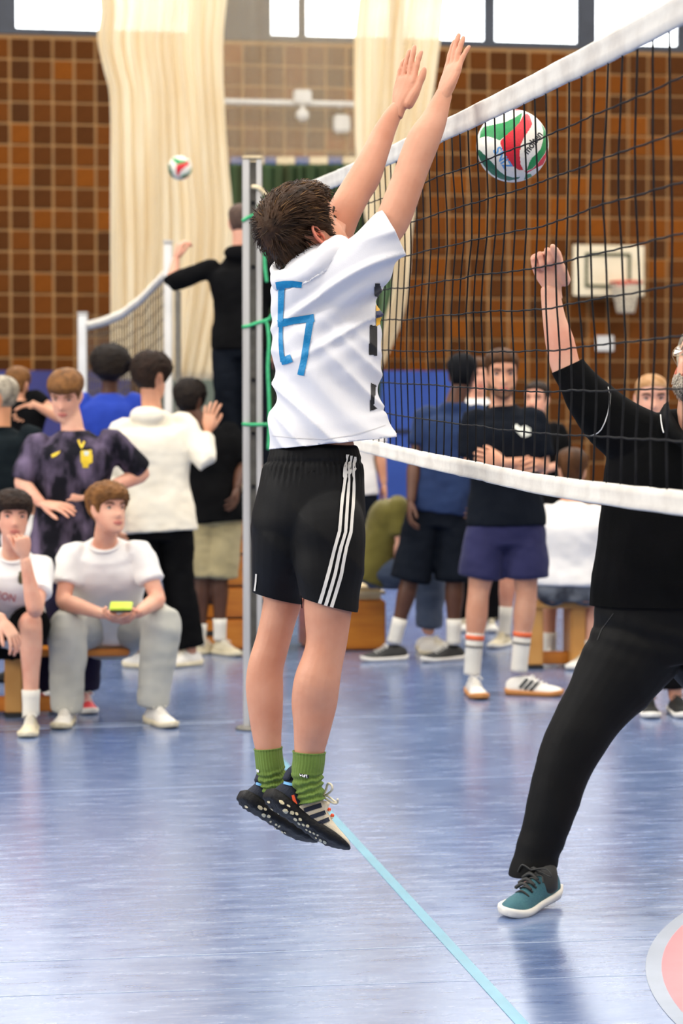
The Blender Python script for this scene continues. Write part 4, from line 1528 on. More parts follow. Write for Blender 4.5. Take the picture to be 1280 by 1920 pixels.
        sd2 = random.random() * 50
        displace(bm2, lambda co, n: .007 * k * nz(co.x * 7 + sd2, co.y * 7, co.z * 9) + .004 * k * nz(co.x * 15, co.y * 15, co.z * 26 + sd2))
        trousers = put(bm2, bottom_name, bottom, root)
    out = {'root': root, 'shirt': shirt, 'bottom': trousers, 'M': M, 'an': an, 'kn': kn, 'shoes': []}
    if socks:
        for i in range(2):
            if legs[i] and an[i] is not None:
                mb = MB()
                a = an[i]; d = (kn[i] - an[i]).normalized()
                hgt = socks.get('h', .10) * k
                limb(mb, [a - d * .05 * k, a, a + d * hgt], [.043 * k, .042 * k, .046 * k], seg=16, sub=2, dome=.1)
                sk = mb.build('sock', socks['m'], root)
                for (lo, hi, sm) in socks.get('bands', []):
                    mb = MB(); limb(mb, [a + d * (lo * k), a + d * (hi * k)], [.0475 * k, .0475 * k], seg=16, sub=1, dome=.0)
                    mb.build('sock_band', sm, sk)
    if shoes:
        for i in range(2):
            if legs[i] and an[i] is not None:
                st = shoes.get('yaw', (0, 0))[i]
                y = math.radians(st)
                f = V((math.sin(y), -math.cos(y), 0))
                L = shoes.get('L', .285) * k
                z0 = shoes.get('z', 0.0)
                heel = V((an[i].x, an[i].y, 0)) - f * (.068 * L / .285)
                heel.z = z0 + shoes.get('lift', (0, 0))[i]
                out['shoes'].append(add_shoe(root, heel, f, V((0, 0, 1)), L, shoes.get('upper', S_WHITE), shoes.get('sole', S_SOLEW), shoes.get('laces', S_CREAM)))
    return out
# ------------------------------------------------------------------ the jumping player
JY = 5.75
jr = root_at('person', V((P(577, 900, JY).x, JY, P(577, 1611, JY).z)))
tag(jr, 'jumping player in white shirt with blue taped number, seen from behind, arms raised', 'person')
JM = head_matrix(P(576, 440, JY + .02), 119, 33, 0, 1.0)
body = MB()
add_head(body, JM, False, True)
limb(body, [P(590, 545, JY), P(588, 505, JY), JM @ V((0, -.018, -.05))], [.060, .056, .055], seg=18, sub=3)
px_tube(body, [(596, 500, 0, 110), (606, 530, 0, 160), (612, 600, 0, 160), (610, 700, 0, 146), (602, 770, 0, 136), (593, 815, 0, 140), (591, 855, 0, 154), (582, 930, 0, 176), (580, 1000, 0, 180)], JY, .72, 22)
# far (left) arm and near (right) arm
px_tube(body, [(618, 470, .12, 70), (640, 408, .13, 64), (664, 362, .15, 62), (685, 328, .17, 60), (703, 287, .19, 51), (722, 242, .21, 40), (738, 213, .22, 31), (747, 199, .225, 25)], JY, .95, 18)
px_tube(body, [(660, 505, -.07, 66), (700, 460, -.07, 64), (733, 418, -.06, 66), (756, 362, -.04, 64), (773, 315, -.02, 62), (793, 264, .0, 63), (812, 228, .015, 50), (826, 192, .03, 36), (833, 174, .035, 31)], JY, .95, 18)
# legs
px_tube(body, [(615, 1060, -.07, 96), (615, 1120, -.07, 93), (614, 1155, -.07, 88), (611.5, 1205, -.07, 77), (604, 1240, -.07, 79), (594, 1278, -.07, 88), (589, 1320, -.06, 86), (585.5, 1360, -.06, 73), (581, 1400, -.05, 60), (578, 1425, -.05, 50), (578, 1450, -.05, 42), (578, 1478, -.05, 38)], JY, 1.0, 20)
px_tube(body, [(530, 1060, .08, 80), (530.5, 1120, .08, 74), (522, 1160, .08, 68), (511, 1205, .08, 66), (498, 1250, .08, 69), (495.5, 1290, .08, 71), (498, 1340, .08, 64), (500, 1380, .08, 55), (502.5, 1402, .08, 50), (504, 1425, .08, 42), (509, 1465, .08, 34)], JY, 1.0, 20)
bme = voxel(body, .0045, 4)
def leg_shape(co, n):
    return .0015 * nz(co.x * 14, co.y * 14, co.z * 10)
displace(bme, leg_shape)
hm = MB()
NP = V((.84, .52, .0))
wR = P(832, 178, JY + .03); dR = (P(856, 112, JY + .05) - wR)
add_hand(hm, wR, dR, V((.86, .50, -.25)), +1, .92, spread=.6, fan=8, thumb=(38, 8, 4), fingers=[(-3, 4, 3), (-6, 4, 3), (-4, 5, 4), (6, 6, 5)], seg=12, sub=3)
wL = P(747.5, 200, JY + .222); dL = (P(765, 138, JY + .235) - wL)
add_hand(hm, wL, dL, V((.68, .72, -.2)), -1, .90, spread=.8, fan=-8, thumb=(20, 22, 14), tilt=.0, tbase=.033, fingers=[(2, 5, 5), (-3, 4, 4), (-1, 6, 4), (3, 8, 6)], seg=12, sub=3)
hme = voxel(hm, .0024, 3)
put(join([bme, hme]), 'body', SK_J, jr)
# hair: a shaped cap and locks that spring from the whorl
H_J = mat('player_hair_brown', (66, 44, 26), .55, var=(24, (40, 27, 16)), bump=(60, .5), spec=.15)
JH = add_hair(jr, JM, H_J, front=.058, temple=.046, side=-.026, back=-.088, top=.024, sidet=.010, backt=.022, noise_=(26, .004), fringe=.006, seed=3)
add_face(jr, JM, M_LIP, H_BROWN)
add_ear(jr, JM, 1, SK_EAR); add_ear(jr, JM, -1, SK_EAR)
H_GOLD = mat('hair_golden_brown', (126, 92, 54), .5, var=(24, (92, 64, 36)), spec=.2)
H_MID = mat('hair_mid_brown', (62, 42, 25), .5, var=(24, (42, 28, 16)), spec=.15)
tree = bvh_of([JH])
whorl = project(tree, 507, 431, 0) or (JM @ V((0, -.1, .05)))
Jup = (JM.to_3x3() @ V((0, 0, 1))).normalized()
Jf = (JM.to_3x3() @ V((0, 1, 0))).normalized()
rnd = random.Random(4)
JMI = JM.inverted()
off = parent_world(JH)
hv = [(v.co + off, v.normal.copy()) for v in JH.data.vertices]
nouter = len(hv) // 2
hc_ = JM @ V((0, -.01, .01))
def locks(n, m, name, pick, lmin, lmax, wid, lift):
    mb = MB()
    done = 0
    while done < n:
        p, _ = hv[rnd.randrange(nouter)]
        nn = (p - hc_).normalized()
        if not pick(p, nn): continue
        p = p + V((rnd.uniform(-1, 1), rnd.uniform(-1, 1), rnd.uniform(-1, 1))) * .004
        fl = (p - whorl)
        dist = fl.length
        fl = fl - nn * fl.dot(nn)
        if fl.length < 1e-4: fl = V((rnd.uniform(-1, 1), rnd.uniform(-1, 1), rnd.uniform(-1, 1)))
        fl.normalize()
        sw = nn.cross(fl)
        fl = (fl + sw * (.35 * max(0, 1 - dist / .06)) + V((0, 0, -.25)) + V((rnd.uniform(-.2, .2), rnd.uniform(-.2, .2), rnd.uniform(-.2, .2)))).normalized()
        L = rnd.uniform(lmin, lmax) * (.40 if (JMI @ p).y > .030 else 1.0)
        up = lift * rnd.uniform(.2, 1.0)
        pts = []
        for t in (0, .33, .66, 1.0):
            pts.append(p - nn * .003 + fl * (L * t) + nn * (up * math.sin(t * 2.2) - (L * t) ** 2 * 4.0) + sw * (.004 * rnd.uniform(-1, 1) * t))
        w = wid * rnd.uniform(.6, 1.2)
        limb(mb, pts, [(w, w * .35), (w * .9, w * .35), (w * .6, w * .3), (.0003, .0003)], ref=sw, seg=4, sub=1, dome=0)
        done += 1
    o = mb.build(name, m, jr)
    o['kind'] = 'stuff'
anyp = lambda p, n: True
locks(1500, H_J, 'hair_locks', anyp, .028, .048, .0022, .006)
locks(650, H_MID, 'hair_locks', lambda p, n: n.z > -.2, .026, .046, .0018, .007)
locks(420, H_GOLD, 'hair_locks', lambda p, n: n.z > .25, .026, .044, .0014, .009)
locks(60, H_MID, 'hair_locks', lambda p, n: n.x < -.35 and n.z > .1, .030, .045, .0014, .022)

def cut_side(me, p, n, keep):
    """cut only the faces for which keep(centre) is False-region limited"""
    bm = bmesh.new(); bm.from_mesh(me)
    fs = [f for f in bm.faces if keep(f.calc_center_median())]
    es = set(e for f in fs for e in f.edges); vs = set(v for f in fs for v in f.verts)
    bmesh.ops.bisect_plane(bm, geom=list(vs) + list(es) + fs, plane_co=p, plane_no=n, clear_outer=True)
    bm.to_mesh(me); bm.free()
# shirt
sm = MB()
px_tube(sm, [(597, 472, .0, 96), (602, 492, .0, 142), (608, 515, .0, 184), (612, 545, .0, 196), (612, 585, .0, 190), (613, 630, .0, 186), (613, 680, .0, 184), (612, 725, .0, 184), (612, 765, .0, 190), (613, 795, .0, 206), (619, 818, .0, 212), (624, 840, .0, 222), (625, 870, 0, 226)], JY, .78, 30, 3, dome=.1)
px_tube(sm, [(628, 548, -.04, 104), (660, 521, -.06, 100), (695, 489, -.072, 92), (721, 456, -.072, 84), (740, 433, -.066, 80), (770, 400, -.05, 80)], JY, 1.02, 22, 3, dome=.1)
px_tube(sm, [(585, 515, .06, 92), (600, 488, .10, 84), (618, 466, .125, 74), (632, 440, .135, 70)], JY, .9, 22, 3, dome=.1)
# rolled neck edge
limb(sm, [P(x, y, JY + d) for x, y, d in ((516, 512, .02), (524, 524, -.05), (548, 524, -.085), (578, 508, -.10), (600, 488, -.10), (620, 470, -.085), (634, 466, -.05), (628, 452, .04), (590, 462, .10), (545, 482, .10), (518, 504, .06), (516, 512, .02))], [.014, .013, .011, .012, .015, .016, .016, .012, .012, .012, .014, .014], seg=10, sub=3)
sme = voxel(sm, .0058, 4)
def jfold(co, n):
    x, y, z = co.x, co.y, co.z
    # pull folds run from the tape up to the near shoulder, others fall from the tape to the hem
    t = max(0, min(1, (z - 1.52) / .2))
    a1 = x * .50 - z * .866            # across the rising folds
    b1 = x * .866 + z * .50
    f1 = 1 - abs(noise.noise(V((a1 * 20 + .8 * nz(b1 * 3, a1 * 2, 1), b1 * 1.6, y * 3)))) * 2
    a2 = x * .64 + z * .77
    b2 = x * .77 - z * .64
    f2 = 1 - abs(noise.noise(V((a2 * 16 + .8 * nz(b2 * 3, a2 * 2, 5), b2 * 2.2, y * 3 + 7)))) * 2
    f = .024 * (f1 * t + f2 * (1 - t)) * (1 if abs(f1) < 9 else 0)
    return (f - .003) * .9 + .003 * nz(x * 9, y * 9, z * 9)
displace(sme, jfold)
# puckers along the tape
tape_line = [(527, 540), (527, 580), (526, 611), (527, 640), (529, 672)]
cut(sme, P(622, 831, JY), V((.0965, 0, -1)).normalized())
cut_side(sme, P(733.5, 434, JY - .055), V((.89, .05, .457)).normalized(), lambda c: c.x > P(680, 430, JY).x and c.z > P(0, 560, JY).z)
cut_side(sme, P(618, 466, JY + .125), V((.45, .1, .89)).normalized(), lambda c: c.y > JY + .07 and c.z > P(0, 500, JY).z)
thicken(sme, .0022)
C_JERSEY = mat('white_jersey_polyester', (228, 226, 227), .62, var=(5, (223, 222, 224)), bump=(300, .05), sheen=.05, spec=.3)
JS = put(sme, 'shirt', C_JERSEY, jr)
tree = bvh_of([JS])
M_TAPEB = mat('blue_duct_tape', (0, 132, 186), .5, var=(8, (0, 122, 174)), bump=(80, .25))
def tp(line, w): strip_on(tree, line, w, 'number_tape', M_TAPEB, JS, .0022, 2.5, 4)
tp([(518, 536), (532, 533), (548, 532), (566, 534)], (14, 11))
tp([(529, 533), (528, 549), (527, 580), (526, 613)], (12, 9))
tp([(522, 607), (550, 601), (589, 596)], (13, 15))
tp([(582, 600), (578, 622), (574, 650), (569, 680), (564, 703)], (13, 12))
tp([(527, 612), (527, 640), (528.5, 662), (531, 678)], (7, 9))
tp([(528, 677), (537, 675), (547, 671)], (14, 14))
M_PANEL = mat('black_jersey_panel', (18, 18, 20), .6, var=(8, (26, 26, 28)))
poly_on(tree, [(702, 531), (711, 531), (716, 548), (716, 566), (706, 556), (701, 554)], 'side_panel', M_PANEL, JS, .0018, 1.5)
poly_on(tree, [(693, 609), (706, 612), (706, 667), (691, 665)], 'side_panel', M_PANEL, JS, .0018, 1.5)
poly_on(tree, [(695, 718), (704, 722), (700, 760), (706, 766), (693, 771)], 'side_panel', M_PANEL, JS, .0018, 1.5)
# chest print that just shows round the side
M_YEL = mat('yellow_crest_print', (246, 184, 30), .6, var=(8, (238, 176, 26)))
M_NVY = mat('navy_crest_print', (22, 32, 78), .6, var=(8, (18, 28, 70)))
for poly, m in (([(704, 572), (719, 570), (719, 582), (704, 584)], M_YEL), ([(704, 584), (719, 582), (719, 592), (704, 596)], M_NVY), ([(704, 596), (719, 592), (716, 606), (704, 612)], M_YEL)):
    poly_on(tree, poly, 'crest_print', m, JS, .0018, 1.2)
M_STITCH = mat('hem_stitching', (206, 204, 204), .8, var=(30, (196, 194, 194)))
strip_on(tree, [(510, 817), (560, 822), (610, 824), (660, 816), (700, 805), (722, 797)], 1.3, 'hem_seam', M_STITCH, JS, .0012, 3, 3)

# shorts
sm = MB()
px_tube(sm, [(589, 836, .0, 166), (589, 852, .0, 172), (589, 870, .0, 182), (586, 910, .0, 196), (581, 950, .0, 209), (579, 985, .0, 210), (579, 1012, .0, 196, .68), (580, 1032, .0, 170, .55)], JY, .80, 30, 3, dome=.1)
px_tube(sm, [(600, 905, -.01, 100, .8), (606, 950, -.03, 134, .95), (612, 990, -.05, 146, 1.0), (617, 1030, -.06, 138, 1.0), (617, 1070, -.07, 126), (617, 1105, -.07, 113), (617, 1138, -.07, 101), (617, 1175, -.07, 98)], JY, .98, 22, 3, dome=.1)
px_tube(sm, [(560, 905, .01, 100, .8), (550, 950, .02, 134, 1.2), (540, 990, .03, 134, 1.35), (533, 1030, .045, 122, 1.4), (527, 1070, .065, 108, 1.25), (523, 1105, .08, 95, 1.1), (521, 1135, .085, 90), (521, 1165, .085, 88)], JY, .98, 22, 3, dome=.1)
shm = voxel(sm, .0058, 4)
def sfold(co, n):
    x, y, z = co.x, co.y, co.z
    wb = P(589, 868, JY).z
    gather = .0035 * math.sin(math.atan2(y - JY, x - P(589, 868, JY).x) * 46) * g_(z - wb + .012, .028)
    groove = -.004 * g_(z - (wb + .004), .006)
    a = x * .62 + z * .78
    f = 1 - abs(noise.noise(V((a * 9, (x * .78 - z * .62) * 2.2, y * 3 + 3)))) * 2
    return gather + groove + .0055 * f * max(0, min(1, (wb - z) / .12)) + .002 * nz(x * 15, y * 15, z * 15)
displace(shm, sfold)
zc = P(600, 1090, JY).z
cut_side(shm, P(617, 1133, JY - .07), V((-.27, .0, -1)).normalized(), lambda c: c.z < zc and c.x >= P(566.5, 1125, JY).x)
cut_side(shm, P(521, 1121, JY + .085), V((-.25, .0, -1)).normalized(), lambda c: c.z < zc + .02 and c.x < P(567.5, 1125, JY).x)
thicken(shm, .002)
C_SHORTS = mat('black_shorts_polyester', (11, 11, 12), .6, var=(5, (16, 16, 17)), bump=(260, .05), spec=.15, sheen=.0)
JP = put(shm, 'shorts', C_SHORTS, jr)
tree = bvh_of([JP])
M_STRIPE = mat('white_shorts_stripe', (232, 226, 214), .7, var=(20, (220, 214, 202)))
for ln in ([(650, 853), (647, 881), (643.5, 910), (640, 940), (635.5, 996), (629, 1020), (617.5, 1068), (600, 1131)],
           [(657, 855), (654, 886), (651.5, 915), (649.5, 945), (646.5, 998), (638.6, 1024), (628, 1075), (610.5, 1135)],
           [(664, 857), (662, 888), (661.3, 918), (660, 948), (656, 998), (648, 1026), (638.6, 1078), (621, 1138)]):
    strip_on(tree, ln, (5.2, 6.4), 'side_stripe', M_STRIPE, JP, .0040, 4, 3)
strip_on(tree, [(481, 1076), (480, 1092), (478, 1108)], 3, 'side_stripe', M_STRIPE, JP, .0018, 2, 3)

# ribbed socks
def rib_sock(rows, Y, dY, seedv, top_n):
    pts = [P(x, y, Y + dY) for x, y, w in rows]
    q = catmull([tuple(p) + (w / 2 / (FPX / (Y + dY)),) for p, (x, y, w) in zip(pts, rows)], 8)
    C = [V(x[:3]) for x in q]
    rings = []
    for i, c in enumerate(C):
        t = (C[min(i + 1, len(C) - 1)] - C[max(i - 1, 0)]).normalized()
        A = V((1, 0, 0)); A = (A - t * A.dot(t)).normalized(); B = t.cross(A)
        v = i / (len(C) - 1)
        ring = []
        for j in range(120):
            th = 2 * math.pi * j / 120
            bunch = max(0, min(1, (v - .38) / .15)) * (.0035 * math.sin(v * 46 + 1.4 * math.sin(th + seedv) + 2 * nz(math.cos(th) * 2, math.sin(th) * 2, v * 5)))
            r = q[i][3] + .0009 * math.sin(th * 30) + bunch + (.0015 if v < .05 else 0)
            ring.append(c + A * (r * math.cos(th)) + B * (r * math.sin(th)))
        rings.append(ring)
    mb = MB(); mb.rings(rings, False)
    me = mb.mesh(); thicken(me, .0025)
    return me
C_SOCKG = mat('green_ribbed_sock', (104, 130, 52), .85, var=(14, (92, 118, 42)), bump=(200, .15), sheen=.1)
sR = put(rib_sock([(579.5, 1409, 61), (578.5, 1428, 60), (576, 1446, 59), (577, 1466, 55), (581, 1484, 50), (584, 1502, 48)], JY, -.05, 1, None), 'sock', C_SOCKG, jr)
sL = put(rib_sock([(502.5, 1402, 52), (504, 1420, 52), (507, 1440, 53), (511, 1458, 50), (514, 1474, 46), (516, 1490, 44)], JY, .08, 3, None), 'sock', C_SOCKG, jr)
M_BTAG = mat('black_sock_tag', (24, 26, 22), .7, var=(30, (30, 32, 28)))
M_WTAG = mat('white_sock_lettering', (240, 240, 236), .6, var=(30, (230, 230, 226)))
tree = bvh_of([sR])
strip_on(tree, [(562, 1452.5), (578, 1455.5)], 5.0, 'sock_tag', M_BTAG, sR, .0025, 2, 3)
text_on(tree, 'VANS', 570, 1454, 14, -.17, 'lettering', M_WTAG, sR, .0042, aspect=1.15)
tree = bvh_of([sL])
strip_on(tree, [(481, 1444), (486, 1446)], 5.0, 'sock_tag', M_WTAG, sL, .0025, 1.5, 3)

# running shoes
C_SNAVY = mat('navy_knit_upper', (24, 32, 52), .8, var=(40, (18, 25, 42)), bump=(220, .3))
C_SCREAM = mat('cream_knit_upper', (216, 204, 180), .8, var=(40, (204, 192, 166)), bump=(220, .3))
C_SOLE = mat('black_tread_rubber', (15, 15, 16), .6, spec=.25, var=(20, (23, 23, 24)), bump=(120, .35))
C_FOAM = mat('cream_foam_window', (236, 220, 176), .7, var=(40, (226, 208, 160)))
C_ORANGE = mat('orange_shoe_trim', (246, 92, 48), .5, var=(20, (238, 82, 40)))
C_SKYB = mat('sky_blue_heel_stripe', (110, 170, 222), .6, var=(20, (100, 160, 212)))
C_LACE = mat('cream_lace', (226, 216, 190), .8, var=(80, (212, 202, 176)))
def jshoe(heel, F, Uv, kx, kz, seedv):
    f = V(F).normalized(); u = V(Uv); u = (u - f * u.dot(f)).normalized(); s = f.cross(u)
    def Q(x, y, z): return heel + f * (x * kx) + s * (y * kz) + u * (z * kz)
    W = catmull([(-.006, .022, .050), (.012, .034, .086), (.035, .037, .112), (.06, .0375, .106), (.09, .038, .096), (.12, .0395, .100), (.150, .043, .084), (.180, .046, .066), (.215, .0475, .052), (.245, .044, .044), (.268, .032, .038), (.282, .012, .030)], 3)
    rings = []
    for (x, w, h) in W:
        r = []
        for j in range(24):
            t = 2 * math.pi * j / 24; c, sn = math.cos(t), math.sin(t)
            y = w * math.copysign(abs(c) ** .8, c) * (1 - .42 * max(0, sn) ** 1.5 * min(1, h / .06))
            z = .020 + (h - .020) * max(0, sn) ** .8 if sn > 0 else .020
            r.append(Q(x, y, z))
        rings.append(r)
    mb = MB()
    cutx = next(i for i, q in enumerate(W) if q[0] > .125)
    mb.rings(rings[:cutx + 1]); up = mb.build('shoe', C_SNAVY, jr)
    mb = MB(); mb.rings(rings[cutx:]); mb.build('toe_upper', C_SCREAM, up)
    # cream quarter panels on both sides under the navy collar
    for sy in (-1, 1):
        rows = []
        for (x, w, h) in W:
            if .062 < x < .155:
                t = (x - .062) / .093
                zt = .022 + (.040 + .030 * t) * min(1, t * 3)
                rows.append([Q(x, sy * (w + .0015) * (1 - .30 * max(0, (z_ - .02) / max(h, .03)) ** 2.2), z_) for z_ in [.020 + (zt - .020) * i / 5 for i in range(6)]])
        mb = MB(); mb.grid(rows); me = mb.mesh(); thicken(me, .002); put(me, 'quarter_panel', C_SCREAM, up)
    # heel tab
    mb = MB(); limb(mb, [Q(.010, 0, .085), Q(.006, 0, .108), Q(.010, 0, .128)], [(.018 * kz, .010), (.019 * kz, .008), (.012 * kz, .005)], ref=s, seg=12, sub=3); mb.build('heel_tab', C_SNAVY, up)
    mb = MB(); rings = []
    for (x, w, h) in W:
        spring = .016 * max(0, (x - .20) / .082) ** 2 + .012 * max(0, (.03 - x) / .036) ** 1.5
        tz = .026 + .012 * max(0, (.13 - x) / .13) - .006 * max(0, (x - .2) / .08)
        flare = 1.0 + .16 * g_(x - .02, .04) + .06 * g_(x - .21, .05)
        ww = (w + .005) * flare
        xx = x * 1.02 - .004 - .010 * max(0, (.03 - x) / .036)
        tread = .0018 * math.sin(x * 420)
        r = []
        for (yy, zz) in ((-1.0, .25), (-1.05, .55), (-1.0, .85), (-.90, 1.0), (.90, 1.0), (1.0, .85), (1.05, .55), (1.0, .25), (.90, .04), (.5, 0), (0, .02), (-.5, 0), (-.90, .04)):
            r.append(Q(xx, yy * ww, spring + (tz - spring) * zz + (tread if zz < .1 else 0)))
        rings.append(r)
    mb.rings(rings); so = mb.build('sole', C_SOLE, up)
    return up, so, Q
hR = P(505, 1508, JY - .06)
shR, soR, QR = jshoe(hR, (.77, .25, -.565), (.464, .38, .80), .86, .93, 1)
hL = P(455, 1509, JY + .07)
shL, soL, QL = jshoe(hL, (.80, .24, -.53), (.429, .38, .82), .79, .88, 2)
def c7(x, y): return (430 + x / 5.333, 1430 + y / 5.333)
def windows(sole_, lst):
    tr = bvh_of([sole_])
    for (x, y, w, h) in lst:
        cx, cy = c7(x, y)
        w, h = w / 5.333 / 2, h / 5.333 / 2
        # diamond whose long axis follows the foot
        ax_, ay_ = .80, .60
        pl = [(cx + ax_ * w, cy + ay_ * w), (cx + ay_ * h, cy - ax_ * h), (cx - ax_ * w, cy - ay_ * w), (cx - ay_ * h, cy + ax_ * h)]
        mid = [((pl[i][0] + pl[(i + 1) % 4][0]) / 2 * 1.0, (pl[i][1] + pl[(i + 1) % 4][1]) / 2) for i in range(4)]
        pl8 = []
        for i in range(4):
            pl8 += [pl[i], (cx + (mid[i][0] - cx) * 1.3, cy + (mid[i][1] - cy) * 1.3)]
        poly_on(tr, pl8, 'foam_window', C_FOAM, sole_, .0022, .8)
windows(soR, [(522, 395, 62, 34), (588, 430, 42, 22), (562, 480, 64, 42), (625, 498, 50, 36), (670, 508, 40, 26), (398, 390, 36, 24), (663, 562, 46, 30), (708, 563, 40, 26), (698, 605, 38, 22), (743, 617, 36, 22), (783, 628, 36, 26), (773, 665, 28, 18), (810, 685, 30, 20), (847, 703, 30, 20), (885, 718, 26, 18), (870, 748, 22, 16), (912, 773, 38, 28), (955, 790, 46, 30), (975, 845, 20, 14), (1020, 872, 40, 30), (1078, 922, 28, 20), (430, 465, 34, 10), (492, 505, 24, 8)])
windows(soL, [(172, 435, 46, 24), (305, 447, 60, 38), (355, 463, 40, 28), (345, 522, 48, 34), (395, 532, 40, 30), (415, 583, 26, 22), (208, 500, 40, 14), (285, 555, 34, 10), (160, 510, 26, 10), (470, 615, 24, 26), (500, 630, 22, 30), (460, 655, 24, 24), (530, 690, 30, 20), (560, 695, 26, 14), (570, 735, 24, 12), (615, 748, 36, 24), (660, 792, 26, 14), (735, 840, 14, 10)])
tree = bvh_of([shR] + [c for c in shR.children if c.type == 'MESH' and c.name.split('.')[0] in ('toe_upper', 'quarter_panel', 'heel_tab')])
for a, b, w in (((741, 478), (915, 425), 8.6), ((803, 548), (955, 498), 8.2), ((868, 615), (990, 568), 8)):
    strip_on(tree, [c7(*a), c7(*b)], w, 'shoe_stripe', C_SNAVY, shR, .003, 1.5, 4)
strip_on(tree, [c7(628, 325), c7(640, 370), c7(655, 420)], (5, 7), 'orange_pull', C_ORANGE, shR, .0035, 1.5, 3)
strip_on(tree, [c7(545, 208), c7(600, 222), c7(662, 228)], 5.2, 'heel_stripe', C_SKYB, shR, .003, 1.5, 3)
tree2 = bvh_of([shL] + [c for c in shL.children if c.name.split('.')[0] == 'heel_tab'])
strip_on(tree2, [c7(270, 215), c7(330, 236), c7(408, 246)], 5.0, 'heel_stripe', C_SKYB, shL, .003, 1.5, 3)
mb = MB()
for (x, z) in ((.128, .100), (.146, .090), (.164, .080), (.182, .071)):
    for sy in (-1, 1):
        mb.ball(QR(x, sy * -.020, z - .004), .0052, None, 8, 6)
mb.build('lace_loop', C_ORANGE, shR)
mb = MB()
for (x, z) in ((.130, .098), (.148, .088), (.166, .078), (.184, .068)):
    cable(mb, [QR(x, -.024, z - .008), QR(x + .006, 0, z + .004), QR(x, .024, z - .008)], .0028, 6, 3)
b0_ = P(609, 1484, JY - .03)
bow = lambda *pp: cable(mb, [P(*c7(x, y), JY + d) for x, y, d in pp], .0030, 6, 5)
bow((930, 340, -.02), (965, 270, -.03), (985, 210, -.05), (1020, 225, -.06), (1025, 270, -.06), (985, 310, -.04), (940, 335, -.02))
bow((935, 320, -.02), (990, 340, -.04), (1050, 385, -.06), (1080, 400, -.06), (1080, 365, -.07))
bow((940, 345, -.02), (985, 375, -.04), (1040, 405, -.06), (1075, 405, -.065))
mb.build('laces', C_LACE, shR)

# ------------------------------------------------------------------ the man in black beyond the net
MY = 6.65
mr = root_at('person', V((P(1230, 1200, MY).x, MY, 0)))
tag(mr, 'bearded man in black polo and trousers lunging with a raised fist beyond the net', 'person')
MM = head_matrix(P(1321, 692, MY), -30, 30, 0, 1.04)
body = MB()
add_head(body, MM, False, True)
limb(body, [P(1318, 856, MY - .03), P(1316, 806, MY - .045), MM @ V((0, -.015, -.055))], [.088, .079, .068], seg=18, sub=3)
px_tube(body, [(1310, 812, .04, 120), (1296, 850, .02, 210), (1277, 900, .0, 232), (1268, 1020, .0, 244), (1262, 1130, .03, 250), (1258, 1190, .06, 240)], MY, .62, 22)
px_tube(body, [(1195, 830, -.01, 96), (1132, 776, -.03, 78), (1085, 724, -.045, 64), (1062, 692, -.05, 56), (1049, 640, -.05, 55), (1039, 600, -.05, 44), (1033, 560, -.05, 38.5), (1031, 540, -.05, 37)], MY, .92, 18)
px_tube(body, [(1400, 830, .06, 100), (1440, 900, .06, 66), (1450, 990, .02, 56), (1420, 1060, -.05, 48), (1400, 1100, -.08, 38)], MY, .92, 16)
px_tube(body, [(1190, 1210, .05, 130), (1125, 1320, .02, 108), (1068, 1420, .01, 78), (1036, 1510, .01, 70), (1008, 1590, .02, 52), (1003, 1660, .02, 46)], MY, .95, 16)
px_tube(body, [(1310, 1210, .08, 130), (1385, 1320, .25, 108), (1440, 1420, .35, 78), (1480, 1500, .5, 62), (1500, 1570, .6, 48)], MY, .95, 16)
bme = voxel(body, .0055, 4)
hm = MB()
add_hand(hm, P(1034, 540, MY - .05), V((-.22, -.06, 1)), V((-.15, -1, .0)), +1, 1.12, fingers=[(76, 94, 62), (78, 96, 62), (80, 96, 62), (82, 96, 60)], spread=0, thumb=(-4, 6, 12), tilt=.62, tbase=.036, thumb_fold=.10, seg=12, sub=3)
add_hand(hm, P(1400, 1100, MY - .08), V((-.2, -.4, -.9)), V((-.9, .1, 0)), 1, 1.0)
hme = voxel(hm, .0026, 3)
put(join([bme, hme]), 'body', SK_P, mr)
add_face(mr, MM, M_LIP, H_GREY)
add_ear(mr, MM, 1, SK_EAR); add_ear(mr, MM, -1, SK_EAR)
add_hair(mr, MM, H_GREY, front=.066, temple=.04, side=-.02, back=-.08, top=.012, sidet=.008, backt=.010, noise_=(40, .002))
# beard shell from cheek to throat
rows = []
for i in range(26):
    v = i / 25
    row = []
    for j in range(49):
        th = math.radians(-112 + 224 * j / 48)
        a = abs(math.degrees(th))
        ztop_ = lerp_tab([(0, -.082), (20, -.079), (30, -.060), (45, -.062), (70, -.045), (95, -.020), (112, -.012)], a)
        z = ztop_ + (-.1195 - ztop_) * v
        t = .007 * math.sin(math.pi * min(1, v * .9 + .08)) ** .6 * (.45 + .55 * math.cos(th / 2) ** 2)
        p = head_pt(th, z, t + .0015 * nz(th * 9, v * 9, 4))
        row.append(MM @ (p + V((0, 0, -.012 * v))))
    rows.append(row)
mb = MB(); mb.grid(rows); me = mb.mesh(); thicken(me, .006)
H_BEARD = mat('grey_beard', (176, 164, 146), .7, var=(40, (92, 84, 74)), bump=(90, .8), stretch=(1, 1, .4))
bo = put(me, 'beard', H_BEARD, mr)
mb = MB(); rnd2 = random.Random(9)
bvts = [v.co + parent_world(bo) for v in bo.data.vertices]
for _ in range(900):
    p = rnd2.choice(bvts); n_ = (p - (MM @ V((0, 0, -.07)))).normalized()
    q = p + n_ * .003 + V((rnd2.uniform(-.003, .003), rnd2.uniform(-.003, .003), -rnd2.uniform(.004, .009)))
    limb(mb, [p - n_ * .002, p + n_ * .004, q], [.0009, .0008, .0002], seg=3, sub=1, dome=0)
